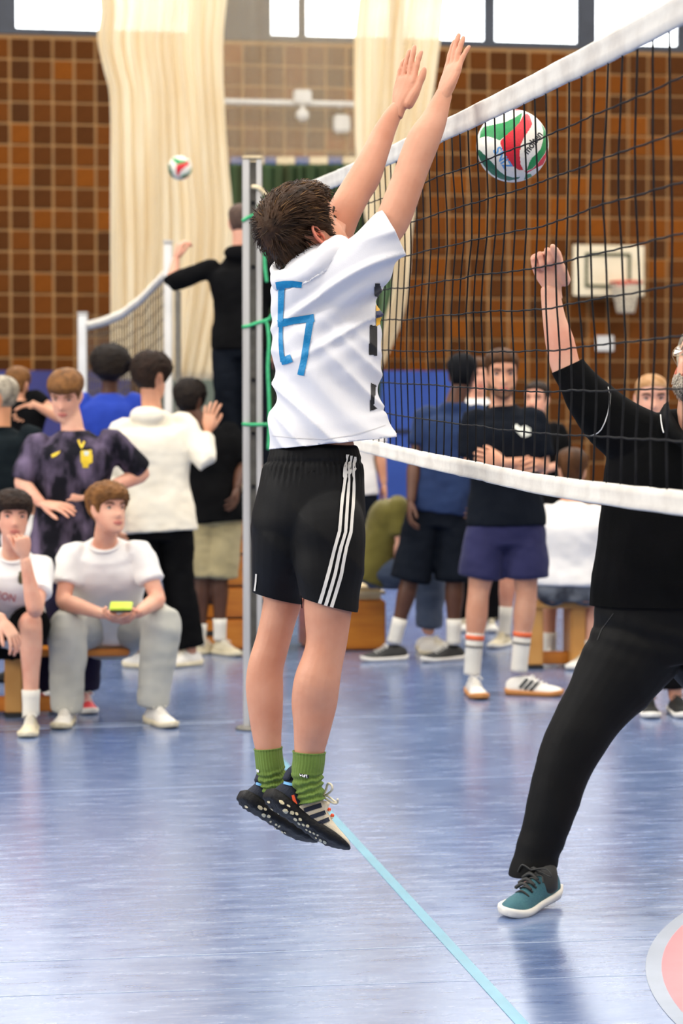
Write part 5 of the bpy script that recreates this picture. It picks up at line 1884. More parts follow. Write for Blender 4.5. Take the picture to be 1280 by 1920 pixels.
o = mb.build('beard_hairs', mat('light_beard_hair', (214, 204, 188), .6, var=(30, (150, 140, 124))), mr); o['kind'] = 'stuff'
# glasses: a thing worn on the head
gl = root_at('glasses', MM @ V((0, .1, 0)))
M_GFR = mat('thin_metal_frame', (196, 176, 140), .3, var=(40, (180, 160, 124)), metal=.7)
M_LENS = bpy.data.materials.new('spectacle_lens'); M_LENS.use_nodes = True
nt = M_LENS.node_tree
for n_ in list(nt.nodes): nt.nodes.remove(n_)
o_ = nt.nodes.new('ShaderNodeOutputMaterial'); mx_ = nt.nodes.new('ShaderNodeMixShader'); t_ = nt.nodes.new('ShaderNodeBsdfTransparent'); g2 = nt.nodes.new('ShaderNodeBsdfGlossy')
g2.inputs['Roughness'].default_value = .03; mx_.inputs[0].default_value = .12
nt.links.new(t_.outputs[0], mx_.inputs[1]); nt.links.new(g2.outputs[0], mx_.inputs[2]); nt.links.new(mx_.outputs[0], o_.inputs[0])
for sx in (-1, 1):
    prof = []
    for i in range(21):
        t = 2 * math.pi * i / 20
        prof.append(MM @ V((sx * .035 + .027 * math.copysign(abs(math.cos(t)) ** .6, math.cos(t)), .102 - .010 * abs(math.cos(t)) * (1 if math.cos(t) * sx > 0 else 0), .000 + .017 * math.copysign(abs(math.sin(t)) ** .6, math.sin(t)))))
    mb = MB(); limb(mb, prof, [.0012] * 21, seg=6, sub=1, dome=0); mb.build('rim', M_GFR, gl)
    mb = MB(); c = sum(prof[:-1], V((0, 0, 0))) / 20; mb.add(prof[:-1] + [c], [(i, (i + 1) % 20, 20) for i in range(20)]); mb.build('lens', M_LENS, gl)
    mb = MB(); cable(mb, [MM @ V((sx * .062, .094, .006)), MM @ V((sx * .078, .06, .006)), MM @ V((sx * .079, -.01, .004)), MM @ V((sx * .077, -.035, -.012))], .0014, 6, 3); mb.build('temple', M_GFR, gl)
mb = MB(); cable(mb, [MM @ V((-.009, .103, .004)), MM @ V((0, .108, .007)), MM @ V((.009, .103, .004))], .0013, 6, 3); mb.build('bridge', M_GFR, gl)
tag(gl, 'thin metal framed glasses on the bearded man in black', 'glasses')
# polo shirt
sm = MB()
px_tube(sm, [(1312, 806, .05, 150), (1308, 822, .03, 205), (1296, 848, .02, 250), (1274, 886, .0, 276), (1266, 950, .0, 280), (1262, 1050, .0, 290), (1258, 1110, .02, 300), (1258, 1170, .03, 304)], MY, .62, 28, 3, dome=.1)
px_tube(sm, [(1240, 852, .0, 140), (1188, 820, -.01, 120), (1143, 788, -.025, 104), (1109, 751, -.04, 88), (1083, 717, -.05, 70), (1062, 688, -.05, 62), (1046, 655, -.05, 60)], MY, .95, 22, 3, dome=.1)
px_tube(sm, [(1360, 810, .04, 130), (1405, 850, .06, 110), (1440, 910, .06, 92), (1450, 950, .05, 88)], MY, .95, 22, 3, dome=.1)
sme = voxel(sm, .0065, 4)
def mfold(co, n):
    x, y, z = co.x, co.y, co.z
    f = 1 - abs(noise.noise(V((x * 11 + z * 3, z * 2.2, y * 3)))) * 2
    t = max(0, min(1, (z - 1.35) / .1))
    f2 = 1 - abs(noise.noise(V(((x * .6 + z * .8) * 15, (x * .8 - z * .6) * 3, y * 3)))) * 2
    return .006 * f * (1 - t) + .005 * f2 * t + .002 * nz(x * 16, y * 16, z * 16)
displace(sme, mfold)
cut(sme, P(1180, 1136, MY), V((.0, 0, -1)))
cut(sme, P(1061, 687, MY - .05), V((-.417, 0, .909)).normalized(), .10)
thicken(sme, .0025)
C_POLO = mat('black_polo_pique', (9, 10, 10), .8, var=(6, (13, 13, 14)), bump=(240, .12), sheen=.0, spec=.06)
MSH = put(sme, 'polo_shirt', C_POLO, mr)
# collar wings
mb = MB()
cpts = [(1238, 776, -.02), (1262, 764, -.10), (1290, 790, -.15)]
rows = []
for (x, y, d), (x2, y2, d2) in zip(((1252, 755, .02), (1257, 774, -.06), (1271, 800, -.13), (1288, 822, -.165), (1316, 842, -.19)), ((1239, 772, .02), (1241, 806, -.10), (1256, 824, -.155), (1278, 840, -.185), (1312, 856, -.20))):
    rows.append([P(x, y, MY + d), P((x + x2) / 2, (y + y2) / 2 - 3, MY + (d + d2) / 2 - .02), P(x2, y2, MY + d2 - .005)])
mb.grid(rows); me = mb.mesh(); thicken(me, .004); put(me, 'collar', C_POLO, MSH)
M_PIPING = mat('white_piping', (222, 220, 214), .6, var=(30, (212, 210, 204)))
mb = MB(); cable(mb, [P(1238, 778, MY - .07), P(1240, 797, MY - .125), P(1243.5, 811, MY - .155)], .0022, 6, 4); mb.build('collar_piping', M_PIPING, MSH)
tree = bvh_of([MSH])
strip_on(tree, [(1139, 726), (1143, 740), (1142.5, 756), (1139, 775), (1133, 793), (1127, 805), (1121, 811), (1113, 815), (1107, 817)], 1.9, 'sleeve_piping', M_PIPING, MSH, .002, 2, 3)
# trousers
sm = MB()
px_tube(sm, [(1258, 1105, .03, 268), (1254, 1150, .04, 276), (1250, 1190, .05, 268), (1250, 1225, .06, 240)], MY, .66, 26, 3, dome=.1)
px_tube(sm, [(1212, 1185, .05, 176), (1172, 1246, .04, 164), (1118, 1326, .02, 128), (1088, 1372, .01, 114), (1063, 1421, .01, 105), (1048, 1465, .01, 97), (1034, 1515, .01, 90), (1014, 1580, .02, 79), (999, 1628, .02, 77), (990, 1665, .02, 77)], MY, .95, 22, 3, dome=.1)
px_tube(sm, [(1310, 1190, .07, 176), (1350, 1256, .15, 150), (1400, 1340, .28, 124), (1440, 1420, .36, 104), (1475, 1500, .48, 90), (1500, 1560, .58, 80)], MY, .95, 22, 3, dome=.1)
tme = voxel(sm, .0065, 4)
def tfold(co, n):
    x, y, z = co.x, co.y, co.z
    f = 1 - abs(noise.noise(V(((x * .8 + z * .35) * 9, (z * .8 - x * .3) * 2.2, y * 3 + 9)))) * 2
    low = max(0, min(1, (.28 - z) / .15))
    f2 = noise.noise(V((x * 6, y * 6, z * 24)))
    return .006 * f + .006 * f2 * low + .003 * g_(z - .8, .05) * math.sin(z * 90 + x * 30) + .0015 * nz(x * 18, y * 18, z * 18)
displace(tme, tfold)
cut(tme, P(998, 1632, MY + .02), V((.19, .15, -1)).normalized(), .17)
thicken(tme, .0025)
C_TROU = mat('black_track_trousers', (10, 10, 10), .65, var=(5, (14, 14, 14)), bump=(200, .06), spec=.16)
MT = put(tme, 'trousers', C_TROU, mr)
tree = bvh_of([MT])
M_SEAMB = mat('trouser_seam', (34, 34, 34), .7, var=(30, (40, 40, 40)))
strip_on(tree, [(1150, 1150), (1128, 1180), (1120, 1200)], 1.6, 'pocket_seam', M_SEAMB, MT, .0015, 3, 3)
# shoe with teal knit, black collar and white sole
C_TEAL = mat('teal_knit_upper', (56, 104, 112), .75, var=(30, (46, 92, 104)), bump=(240, .35))
hm_ = ground(1040, 1692) + V((0, 0, .012)); tm_ = ground(946, 1722)
fM = (tm_ - hm_); 
shM = add_shoe(mr, hm_ + V((0, 0, .012)), fM + V((0, 0, -.014)), V((.10, -.12, 1)), .278, C_TEAL, S_SOLEW, S_BLACK)
mb = MB(); a_ = hm_ + fM.normalized() * .075
limb(mb, [a_ + V((0, 0, .05)), a_ + V((.002, 0, .092)), P(1004, 1632, MY + .03)], [(.052, .046), (.046, .043), (.040, .040)], ref=fM, seg=18, sub=3)
mb.build('shoe_collar', S_BLACK, shM)
mb = MB()
s_m = fM.normalized().cross(V((0, 0, 1))).normalized()
for i, (x, z) in enumerate(((.120, .110), (.140, .098), (.160, .086), (.178, .076))):
    c = hm_ + fM.normalized() * x + V((0, 0, z))
    cable(mb, [c - s_m * .026 - V((0, 0, .01)), c + V((0, 0, .005)), c + s_m * .026 - V((0, 0, .01))], .0055, 6, 3)
c = hm_ + fM.normalized() * .135 + V((0, 0, .112))
cable(mb, [c, c - s_m * .05 + V((0, 0, .01)), c - s_m * .07 - V((0, 0, .012)), c - s_m * .03], .003, 6, 4)
cable(mb, [c, c + s_m * .03 + V((0, 0, .012)), c + s_m * .045 - V((0, 0, .01))], .003, 6, 4)
mb.build('lace_knot', S_BLACK, shM)
f2 = V((.3, -.9, 0)); h2 = P(1500, 1590, MY + .62); h2.z = 0
add_shoe(mr, V((h2.x, h2.y, 0)) - f2 * .07, f2, V((0, 0, 1)), .315, C_TEAL, S_SOLEW, S_BLACK)

# ------------------------------------------------------------------ volleyballs
B_RED = mat('ball_red', (214, 30, 44), .42, var=(20, (206, 26, 40)), bump=(160, .15))
B_GRN = mat('ball_green', (14, 142, 70), .42, var=(20, (10, 134, 64)), bump=(160, .15))
B_DGR = mat('ball_deep_green', (0, 102, 62), .42, var=(20, (0, 96, 58)), bump=(160, .15))
B_WHT = mat('ball_white', (240, 234, 218), .42, var=(20, (232, 226, 208)), bump=(160, .15))
B_INK = mat('ball_black_ink', (20, 20, 22), .5, var=(30, (28, 28, 30)))
B_BLU = mat('ball_blue_ink', (96, 160, 214), .5, var=(30, (86, 150, 206)))
BALL_POLY = [
    (B_RED, [(.40, .87), (.47, .80), (.54, .58), (.45, .42), (.31, .22), (.22, .02), (.20, -.25), (.22, -.50), (.30, -.66), (.18, -.66), (.02, -.56), (-.12, -.42), (-.24, -.20), (-.32, .04), (-.32, .14), (-.16, .30), (.02, .44), (.20, .64), (.30, .84)]),
    (B_GRN, [(-.90, .22), (-.72, .27), (-.55, .23), (-.42, .18), (-.34, .15), (-.16, .30), (.02, .44), (.20, .64), (.27, .90), (.05, .76), (-.2, .64), (-.5, .58), (-.80, .52), (-.88, .40)]),
    (B_DGR, [(-.99, -.09), (-.9, -.10), (-.72, -.28), (-.55, -.45), (-.38, -.66), (-.2, -.80), (.02, -.86), (.22, -.84), (.16, -.90), (-.1, -.95), (-.32, -.90), (-.55, -.78), (-.75, -.58), (-.9, -.36)]),
    (B_GRN, [(.78, .60), (.84, .40), (.83, .12), (.77, -.08), (.66, -.22), (.52, -.34), (.44, -.50), (.38, -.68), (.55, -.62), (.72, -.44), (.88, -.22), (.97, -.02), (.97, .14), (.93, .34), (.86, .50)]),
    (B_RED, [(.97, -.05), (.98, -.18), (.90, -.40), (.84, -.52), (.62, -.62), (.44, -.72), (.40, -.76), (.30, -.66), (.38, -.70), (.55, -.63), (.72, -.45), (.88, -.24)]),
    (B_GRN, [(.32, -.93), (.36, -.78), (.50, -.76), (.54, -.84)]),
    (B_RED, [(.0, .99), (.10, .95), (.30, .97), (.25, 1.0)]),
]
def in_poly(x, y, poly):
    c = False; j = len(poly) - 1
    for i in range(len(poly)):
        xi, yi = poly[i]; xj, yj = poly[j]
        if (yi > y) != (yj > y) and x < (xj - xi) * (y - yi) / (yj - yi) + xi: c = not c
        j = i
    return c
def volleyball(c, r, label, seg=280, rng=180, lettering=True, flip=0.0, name='volleyball'):
    root = root_at(name, c - V((0, 0, r)))
    f = (c - EYE).normalized() * -1                        # side with the print in view
    sx = V((0, 0, 1)).cross(f).normalized(); sy = f.cross(sx)
    ca, sa = math.cos(flip), math.sin(flip)
    vs, fs = [], {}
    def vert(i, j):
        t = math.pi * i / rng; p = 2 * math.pi * j / seg
        return V((math.sin(t) * math.cos(p), math.cos(t), math.sin(t) * math.sin(p)))
    dirs = [[vert(i, j) for j in range(seg)] for i in range(rng + 1)]
    for i in range(rng):
        for j in range(seg):
            d = (dirs[i][j] + dirs[i + 1][j] + dirs[i][(j + 1) % seg] + dirs[i + 1][(j + 1) % seg]).normalized()
            x, y = (d.x, d.y) if d.z > 0 else (-d.y, d.x)
            x, y = x * ca - y * sa, x * sa + y * ca
            k = -1
            for q, (m, poly) in enumerate(BALL_POLY):
                if in_poly(x, y, poly): k = q; break
            if k == -1: k = 100 + (0 if x * .9 + y * .2 < -.0 and y < .5 else 1 if y > .5 else 2)
            fs.setdefault((k, d.z > 0), []).append((i, j))
    for (k, fr), lst in fs.items():
        m = B_WHT if k >= 100 else BALL_POLY[k][0]
        idx = {}; pv = []; pf = []
        def vid(i, j):
            j %= seg
            if (i, j) not in idx:
                idx[(i, j)] = len(pv); d = dirs[i][j]
                pv.append(c + (sx * d.x + sy * d.y + f * d.z) * r)
            return idx[(i, j)]
        for (i, j) in lst:
            pf.append((vid(i, j), vid(i, j + 1), vid(i + 1, j + 1), vid(i + 1, j)))
        mb = MB(); mb.add(pv, pf); mb.build('panel', m, root)
    if lettering:
        for body_, cu, cv, wid, ang, m, asp in (('molten', .545, .085, .66, math.radians(52), B_INK, 1.25), ('SNIZ', -.26, -.34, .66, math.radians(-58), B_BLU, 1.1)):
            me = text_mesh(body_, 1.0, 0.0, .022)
            xs = [v.co.x for v in me.vertices]; ys = [v.co.y for v in me.vertices]
            sc = wid / (max(xs) - min(xs)); mx = (max(xs) + min(xs)) / 2; my = (max(ys) + min(ys)) / 2
            bm = bmesh.new(); bm.from_mesh(me)
            bmesh.ops.triangulate(bm, faces=list(bm.faces))
            bmesh.ops.subdivide_edges(bm, edges=[e for e in bm.edges if e.calc_length() > .12], cuts=1)
            for v in bm.verts:
                a, b = (v.co.x - mx) * sc, (v.co.y - my) * sc * asp
                u = cu + a * math.cos(ang) - b * math.sin(ang); w = cv + a * math.sin(ang) + b * math.cos(ang)
                zz = math.sqrt(max(.02, 1 - u * u - w * w))
                v.co = c + (sx * u + sy * w + f * zz).normalized() * (r * 1.006)
            bm.to_mesh(me); bm.free()
            put(me, 'lettering', m, root, smooth=False)
    return tag(root, label, 'ball')
volleyball(P(960.5, 273.5, MY), 67.5 / (FPX / MY), 'red, green and white volleyball in the air just beyond the net')
volleyball(P(337, 315, 19.8), 22.5 / (FPX / 19.8), 'small far volleyball in the air before the large cream curtain', 60, 40, False, .5)
# ------------------------------------------------------------------ the people waiting along the hall
# left side ---------------------------------------------------------------
# boy in the dark patterned jersey
q = person('boy in dark marbled jersey looking down, standing behind the bench at the left', 11.4,
    dict(head=(124, 742), neck=(138, 806), sh=[(66, 836, -.02), (212, 828, .0)], el=[(40, 905, -.05), (268, 888, .06)], wr=[(78, 944, -.16), (172, 930, -.10)],
         hip=[(100, 1020), (162, 1020)], kn=[(92, 1160), (160, 1160)], an=[(66, 1298, .02), (160, 1300, .0)]),
    k=1.0, yaw=-6, head=dict(yaw=-10, pitch=-20, roll=2), skin=SK_P,
    hair=dict(m=H_LBROWN, front=.040, temple=.026, side=-.012, back=-.06, top=.022, sidet=.009, backt=.012, fringe=.006, noise_=(40, .003), seed=1), brow=H_LBROWN,
    top=C_MARBLE, sleeve=.92, top_hem=-.20, ease=.034, bottom=C_NAVYD, leg_to=1.95, top_name='jersey',
    shoes=dict(upper=S_RED, sole=S_SOLEW, laces=S_WHITE, yaw=(-38, 12)), collar=C_BLACK,
    hands={0: dict(d=V((.85, -.35, -.12)), n=V((0, .5, -1)), side=-1, curl=(8, 14, 8), spread=9, thumb=(30, 10, 6)), 1: dict(d=V((-.75, -.2, .1)), n=V((.2, .9, -.3)), side=-1, curl=(25, 35, 20))})
tree = bvh_of([q['shirt']])
M_CREST = mat('yellow_jersey_print', (228, 194, 40), .6, var=(20, (216, 182, 34)))
M_CRESTW = mat('pale_crest_centre', (196, 206, 200), .6, var=(20, (186, 196, 190)))
poly_on(tree, [(96, 853), (104, 849), (113, 846), (112, 850), (104, 856), (98, 858)], 'jersey_logo', M_CREST, q['shirt'], .004, 1.2)
poly_on(tree, [(151, 846), (172, 844), (173, 867), (166, 871), (165, 877), (155, 877), (154, 871), (151, 864)], 'jersey_crest', M_CREST, q['shirt'], .004, 1.2)
poly_on(tree, [(157, 847), (166, 847), (165, 855), (158, 855)], 'crest_centre', M_CRESTW, q['shirt'], .006, 1.0)
strip_on(tree, [(147, 825), (149, 832), (153, 840), (158, 828)], 4, 'jersey_logo', M_CREST, q['shirt'], .004, 1.5)
# grey haired man at the left edge
person('grey haired man in dark jacket turned away at the left edge', 12.6,
    dict(head=(0, 746), neck=(0, 800), sh=[(-66, 812, .1), (62, 816, -.05)], el=[(-75, 890), (78, 900)], wr=[(-60, 960, -.1), (60, 975, -.1)],
         hip=[(-36, 990), (34, 990)], kn=[(-34, 1120), (34, 1120)], an=[(-34, 1262), (34, 1262)]),
    k=.98, yaw=-140, head=dict(yaw=-112, pitch=0), skin=SK_T, hair=dict(m=H_GREY, front=.05, temple=.03, side=-.02, back=-.075, top=.012, sidet=.008, backt=.010), face=False,
    top=C_JACKET, sleeve=1.95, ease=.045, bottom=C_BLACK, shoes=dict(upper=S_BLACK, sole=S_SOLEB, laces=S_BLACK, yaw=(-140, -140)), top_name='jacket', collar=C_JACKET)
# someone stretching behind him
person('person in black shirt stretching an arm before the navy mat at the left', 15.2,
    dict(head=(34, 722), neck=(34, 752), sh=[(8, 764), (66, 745)], el=[(-8, 808), (116, 785, -.05)], wr=[(0, 850), (62, 758, -.1)],
         hip=[(16, 880), (52, 880)], kn=[(16, 990), (52, 990)], an=[(16, 1190), (52, 1190)]),
    k=.92, yaw=170, skin=SK_L, hair=dict(m=H_LBROWN), face=False, top=C_BLACK, sleeve=.35, bottom=C_NAVYB, leg_to=1.9, shoes=dict(yaw=(170, 170)),
    hands={1: dict(d=V((-.7, 0, -.7)), n=V((0, -1, 0)), side=1)})
# afro, blue shirt
person('person with a big round afro in royal blue shirt seen from behind', 16.0,
    dict(head=(207, 694), neck=(205, 735), sh=[(152, 752), (256, 752)], el=[(140, 820), (268, 820)], wr=[(144, 880), (262, 880)],
         hip=[(180, 900), (230, 900)], kn=[(180, 1020), (230, 1020)], an=[(180, 1160), (230, 1160)]),
    k=.98, yaw=176, skin=SK_D, hair=dict(m=H_BLACK, front=.04, temple=.0, side=-.05, back=-.085, top=.080, sidet=.070, backt=.074, noise_=(90, .010), curl=True), face=False,
    top=C_BLUE, bottom=C_BLACK, shoes=dict(yaw=(176, 176)))
# white hoodie
q = person('person with dark curly hair in cream hoodie and black trousers, back turned', 13.55,
    dict(head=(284, 708), neck=(284, 768), sh=[(224, 806, -.02), (346, 792, .06)], el=[(206, 900, .0), (384, 868, -.05)], wr=[(214, 968, -.15), (388, 812, .05)],
         hip=[(264, 985), (326, 985)], kn=[(262, 1105, -.1), (336, 1108)], an=[(252, 1222, -.1), (358, 1222)]),
    k=1.05, yaw=165, head=dict(yaw=150, pitch=-6), build=1.08, hair=dict(m=H_DBROWN, front=.045, temple=.01, side=-.03, back=-.085, top=.042, sidet=.034, backt=.036, noise_=(85, .009), curl=True), face=False,
    top=C_CREAM, sleeve=1.93, top_hem=-.07, ease=.040, bottom=C_BLACK, leg_to=1.92, flare=.03, hood=True, top_name='hoodie',
    shoes=dict(upper=S_WHITE, sole=S_CREAM, laces=S_CREAM, yaw=(60, -52)), hands={1: dict(d=V((.15, .1, 1)), n=V((.3, 1, 0)), side=-1, curl=(10, 16, 10), spread=8)})
tree = bvh_of([q['shirt']])
# black tee, beige shorts
person('person in black tee and beige shorts leaning close to the cream hoodie', 14.25,
    dict(head=(356, 752), neck=(378, 796), sh=[(348, 815), (434, 808)], el=[(345, 880), (452, 876, -.02)], wr=[(352, 940), (444, 915, -.15)],
         hip=[(378, 958), (424, 958)], kn=[(380, 1082), (412, 1084)], an=[(374, 1195), (412, 1186)]),
    k=.97, yaw=165, skin=SK_D, head=dict(yaw=165, k=1.02), hair=dict(m=H_BLACK, front=.045, temple=.01, side=-.04, back=-.085, top=.034, sidet=.026, backt=.028, noise_=(85, .008), curl=True), face=False,
    top=C_BLACK, sleeve=.85, top_hem=-.14, ease=.040, bottom=C_BEIGE, leg_to=.98, flare=.05, bottom_name='shorts',
    socks=dict(m=C_SOCKW, h=.09), shoes=dict(upper=S_CREAM, sole=S_CREAM, laces=S_WHITE, yaw=(150, 40)))
# man on the tall box
person('man in black hoodie and black trousers standing on the tall box by the post', 14.5,
    dict(head=(452, 418), neck=(452, 466), sh=[(392, 504), (512, 500)], el=[(322, 530, .05), (535, 590)], wr=[(330, 486, .12), (520, 650)],
         hip=[(428, 648), (480, 648)], kn=[(426, 775), (482, 775)], an=[(428, 876), (484, 876)]),
    k=1.0, yaw=172, skin=SK_P, hair=dict(m=H_BUZZ, front=.05, temple=.03, side=-.015, back=-.07, top=.006, sidet=.003, backt=.004, noise_=(60, .0008)), face=False,
    top=C_BLACK, sleeve=1.05, top_hem=-.05, ease=.034, bottom=C_DARK, leg_to=1.95, hood=True, top_name='hoodie',
    shoes=dict(upper=S_BLACK, sole=S_SOLEW, yaw=(178, 170), z=TOPZ + .002), hands={0: dict(d=V((.25, .1, 1)), n=V((.8, .6, 0)), side=-1, curl=(45, 55, 30))},
    base=V((BX.x, BX.y, TOPZ)))
# hidden boy seated behind, facing away
person('person in white seated behind the two boys on the bench, facing away', 11.6,
    dict(head=(62, 925), neck=(64, 962), sh=[(36, 985), (96, 985)], el=[(30, 1070), (104, 1070)], wr=[(40, 1130, .3), (96, 1130, .3)],
         hip=[(48, 1190), (90, 1190)], kn=[(46, 1180, .42), (92, 1180, .42)], an=[(46, 1305, .42), (92, 1305, .42)]),
    k=.86, yaw=178, hair=dict(m=H_LBROWN, top=.024), face=False, top=C_WHITE, bottom=C_BLACK, shoes=dict(yaw=(178, 178)))
# seated boy, hand on chin
q = person('seated boy in white printed tee resting his chin on his fist', 10.55,
    dict(head=(24, 970), neck=(26, 1034, .06), sh=[(-42, 1062, .08), (80, 1062, .06)], el=[(-40, 1150, -.10), (66, 1146, -.18)], wr=[(4, 1160, -.30), (47, 1048, -.20)],
         hip=[(-14, 1186, .46), (48, 1186, .46)], kn=[(-46, 1166, .0), (58, 1168, -.02)], an=[(-52, 1322, .0), (58, 1322, -.02)]),
    k=.95, yaw=12, head=dict(yaw=16, pitch=2, roll=2), skin=SK_P, hair=dict(m=H_DBROWN, front=.040, temple=.02, side=-.02, back=-.07, top=.028, sidet=.014, backt=.016, noise_=(60, .006), fringe=.010, curl=True), brow=H_BROWN,
    top=C_WHITE, sleeve=.62, top_hem=.06, ease=.032, bottom=C_BLACK, leg_to=.80, flare=.03, bottom_name='shorts', socks=dict(m=C_SOCKW, h=.075),
    shoes=dict(upper=S_CREAM, sole=S_CREAM, laces=S_WHITE, yaw=(-6, 2)), collar=C_WHITE,
    hands={0: dict(d=V((.55, -.2, -.8)), n=V((-.3, .3, -.5)), side=-1, curl=(18, 22, 14), spread=6), 1: dict(d=V((-.1, -.1, 1)), n=V((-.5, .9, 0)), side=1, curl=(70, 85, 50))},
    base=V((P(20, 1200, 11.0).x, 11.0, .335)))
tree = bvh_of([q['shirt']])
M_PRINTR = mat('red_shirt_print', (206, 92, 84), .7, var=(20, (196, 82, 76)))
M_PRINTO = mat('olive_shirt_print', (92, 84, 54), .7, var=(20, (82, 74, 46)))
text_on(tree, 'EON', 12, 1118, 34, -.18, 'shirt_print', M_PRINTR, q['shirt'], .004, aspect=1.1)
poly_on(tree, [(35, 1072), (44, 1071), (43, 1094), (38, 1096), (34, 1092)], 'shirt_print', M_PRINTO, q['shirt'], .004, 1.2)
# seated boy with the phone
q = person('seated boy in white tee and pale sweatpants holding a phone', 10.85,
    dict(head=(203, 957), neck=(196, 1016, .04), sh=[(132, 1040, .06), (264, 1036, .06)], el=[(119, 1128, -.02), (296, 1124, -.02)], wr=[(194, 1152, -.24), (258, 1150, -.24)],
         hip=[(172, 1184, .42), (236, 1184, .42)], kn=[(128, 1172, -.04), (304, 1166, .0)], an=[(126, 1318, -.02), (288, 1310, .0)]),
    k=1.0, yaw=8, head=dict(yaw=36, pitch=9, roll=2), skin=SK_P, hair=dict(m=H_LBROWN, front=.044, temple=.018, side=-.02, back=-.07, top=.030, sidet=.018, backt=.018, noise_=(60, .007), fringe=.012, curl=True), brow=H_BROWN,
    top=C_WHITE, sleeve=.62, ease=.026, bottom=C_GREYP, top_hem=.06, leg_to=2.10, flare=.028, bottom_name='sweatpants', build=1.04,
    shoes=dict(upper=S_WHITE, sole=S_CREAM, laces=S_WHITE, yaw=(-4, 30)), collar=C_WHITE,
    hands={0: dict(d=V((.85, -.3, -.25)), n=V((.2, .5, .9)), side=1, curl=(30, 40, 24)), 1: dict(d=V((-.85, -.3, -.25)), n=V((-.2, .5, .9)), side=-1, curl=(30, 40, 24))},
    base=V((P(204, 1200, 11.2).x, 11.2, .335)))
ph = root_at('phone', P(228, 1145, 10.52))
c_ = P(227, 1136, 10.48)
pax = (V((1, 0, 0)), V((0, .91, .41)), V((0, -.41, .91)))
M_PHG = mat('lime_phone_cover', (188, 206, 72), .4, var=(20, (178, 196, 64)))
mb = MB(); mb.box(c_, (.105, .075, .010), pax, bevel=.004); mb.build('phone_cover', M_PHG, ph)
mb = MB(); mb.box(c_ - pax[2] * .012, (.100, .070, .014), pax, bevel=.004); mb.build('phone_body', mat('dark_olive_phone', (70, 74, 40), .4, var=(20, (60, 64, 34))), ph, False)
tag(ph, 'phone in lime green cover held by the seated boy in sweatpants', 'phone')

# right side --------------------------------------------------------------
# navy tee, back turned
person('dark skinned man in navy tee and black shorts, back turned, behind the net', 13.87,
    dict(head=(866, 704), neck=(852, 752), sh=[(794, 782, .0), (904, 776, .05)], el=[(776, 870, -.03), (920, 868)], wr=[(770, 940, -.12), (900, 930, -.2)],
         hip=[(796, 960), (856, 960)], kn=[(768, 1090), (852, 1090)], an=[(742, 1190), (850, 1192)]),
    k=1.03, yaw=172, skin=SK_D, hair=dict(m=mat('black_head_wrap', (14, 15, 18), .8, spec=.1, var=(20, (20, 21, 24))), front=.03, temple=.0, side=-.03, back=-.075, top=.018, sidet=.014, backt=.018, noise_=(20, .002)), face=False,
    top=C_NAVY, sleeve=.60, top_hem=-.02, ease=.036, bottom=C_DARK, leg_to=.98, flare=.05, bottom_name='shorts', socks=dict(m=C_SOCKW, h=.10),
    shoes=dict(upper=S_BLACK, sole=S_SOLEW, laces=S_WHITE, yaw=(-70, -60), L=.29))
# arms crossed
q = person('man in charcoal tee with crossed arms standing behind the net', 12.04,
    dict(head=(940, 702), neck=(940, 758, .03), sh=[(884, 788), (1004, 786)], el=[(884, 872, -.02), (1016, 872, -.02)], wr=[(936, 886, -.20), (948, 868, -.26)],
         hip=[(914, 990), (984, 990)], kn=[(896, 1118), (986, 1118)], an=[(886, 1246), (974, 1240)]),
    k=1.06, yaw=4, head=dict(yaw=4, pitch=-2), skin=SK_L, hair=dict(m=H_BROWN, front=.060, temple=.036, side=-.012, back=-.07, top=.016, sidet=.004, backt=.006, noise_=(50, .002)), brow=H_DBROWN,
    top=C_DARK, sleeve=.80, top_hem=.02, ease=.034, bottom=C_NAVYB, leg_to=.72, flare=.045, bottom_name='shorts',
    socks=dict(m=C_SOCKW, h=.17, bands=[(.125, .15, mat('orange_sock_band', (236, 112, 66), .8, var=(20, (226, 102, 58)))), (.088, .098, mat('grey_sock_band', (110, 106, 100), .8, var=(20, (100, 96, 90))))]),
    shoes=dict(upper=S_WHITE, sole=S_SOLEG, laces=S_WHITE, yaw=(8, 74), L=.29), collar=C_DARK,
    hands={0: dict(d=V((.9, -.1, .25)), n=V((0, 1, .1)), side=-1, curl=(10, 14, 8)), 1: dict(d=V((-.9, .1, .2)), n=V((0, 1, 0)), side=-1, curl=(25, 30, 20))})
tree = bvh_of([q['shirt']])
poly_on(tree, [(962, 800), (968, 796), (976, 802), (984, 798), (994, 804), (994, 816), (984, 820), (976, 818), (970, 812)], 'shirt_print', mat('pale_shirt_print', (220, 220, 206), .7, var=(20, (206, 206, 192))), q['shirt'], .004, 1.2)
M_SBLK = mat('black_shoe_stripe', (30, 32, 30), .6, var=(20, (40, 42, 40)))
tree = bvh_of([q['shoes'][1]])
for a, b in (((974, 1290), (989, 1273)), ((983, 1293), (999, 1276)), ((993, 1296), (1009, 1279))):
    strip_on(tree, [a, b], 6, 'shoe_stripe', M_SBLK, q['shoes'][1], .004, 2, 3)
mb = MB()                                             # short beard
M_ = q['M']; rows = []
for i in range(10):
    v = i / 9; row = []
    for j in range(31):
        th = math.radians(-95 + 190 * j / 30); a = abs(math.degrees(th))
        zt = lerp_tab([(0, -.083), (22, -.080), (34, -.064), (60, -.058), (95, -.030)], a)
        row.append(M_ @ head_pt(th, zt + (-.119 - zt) * v, .0035))
    rows.append(row)
mb.grid(rows); me = mb.mesh(); thicken(me, .004); put(me, 'beard', mat('short_brown_beard', (96, 64, 44), .8, var=(60, (120, 82, 58))), q['root'])
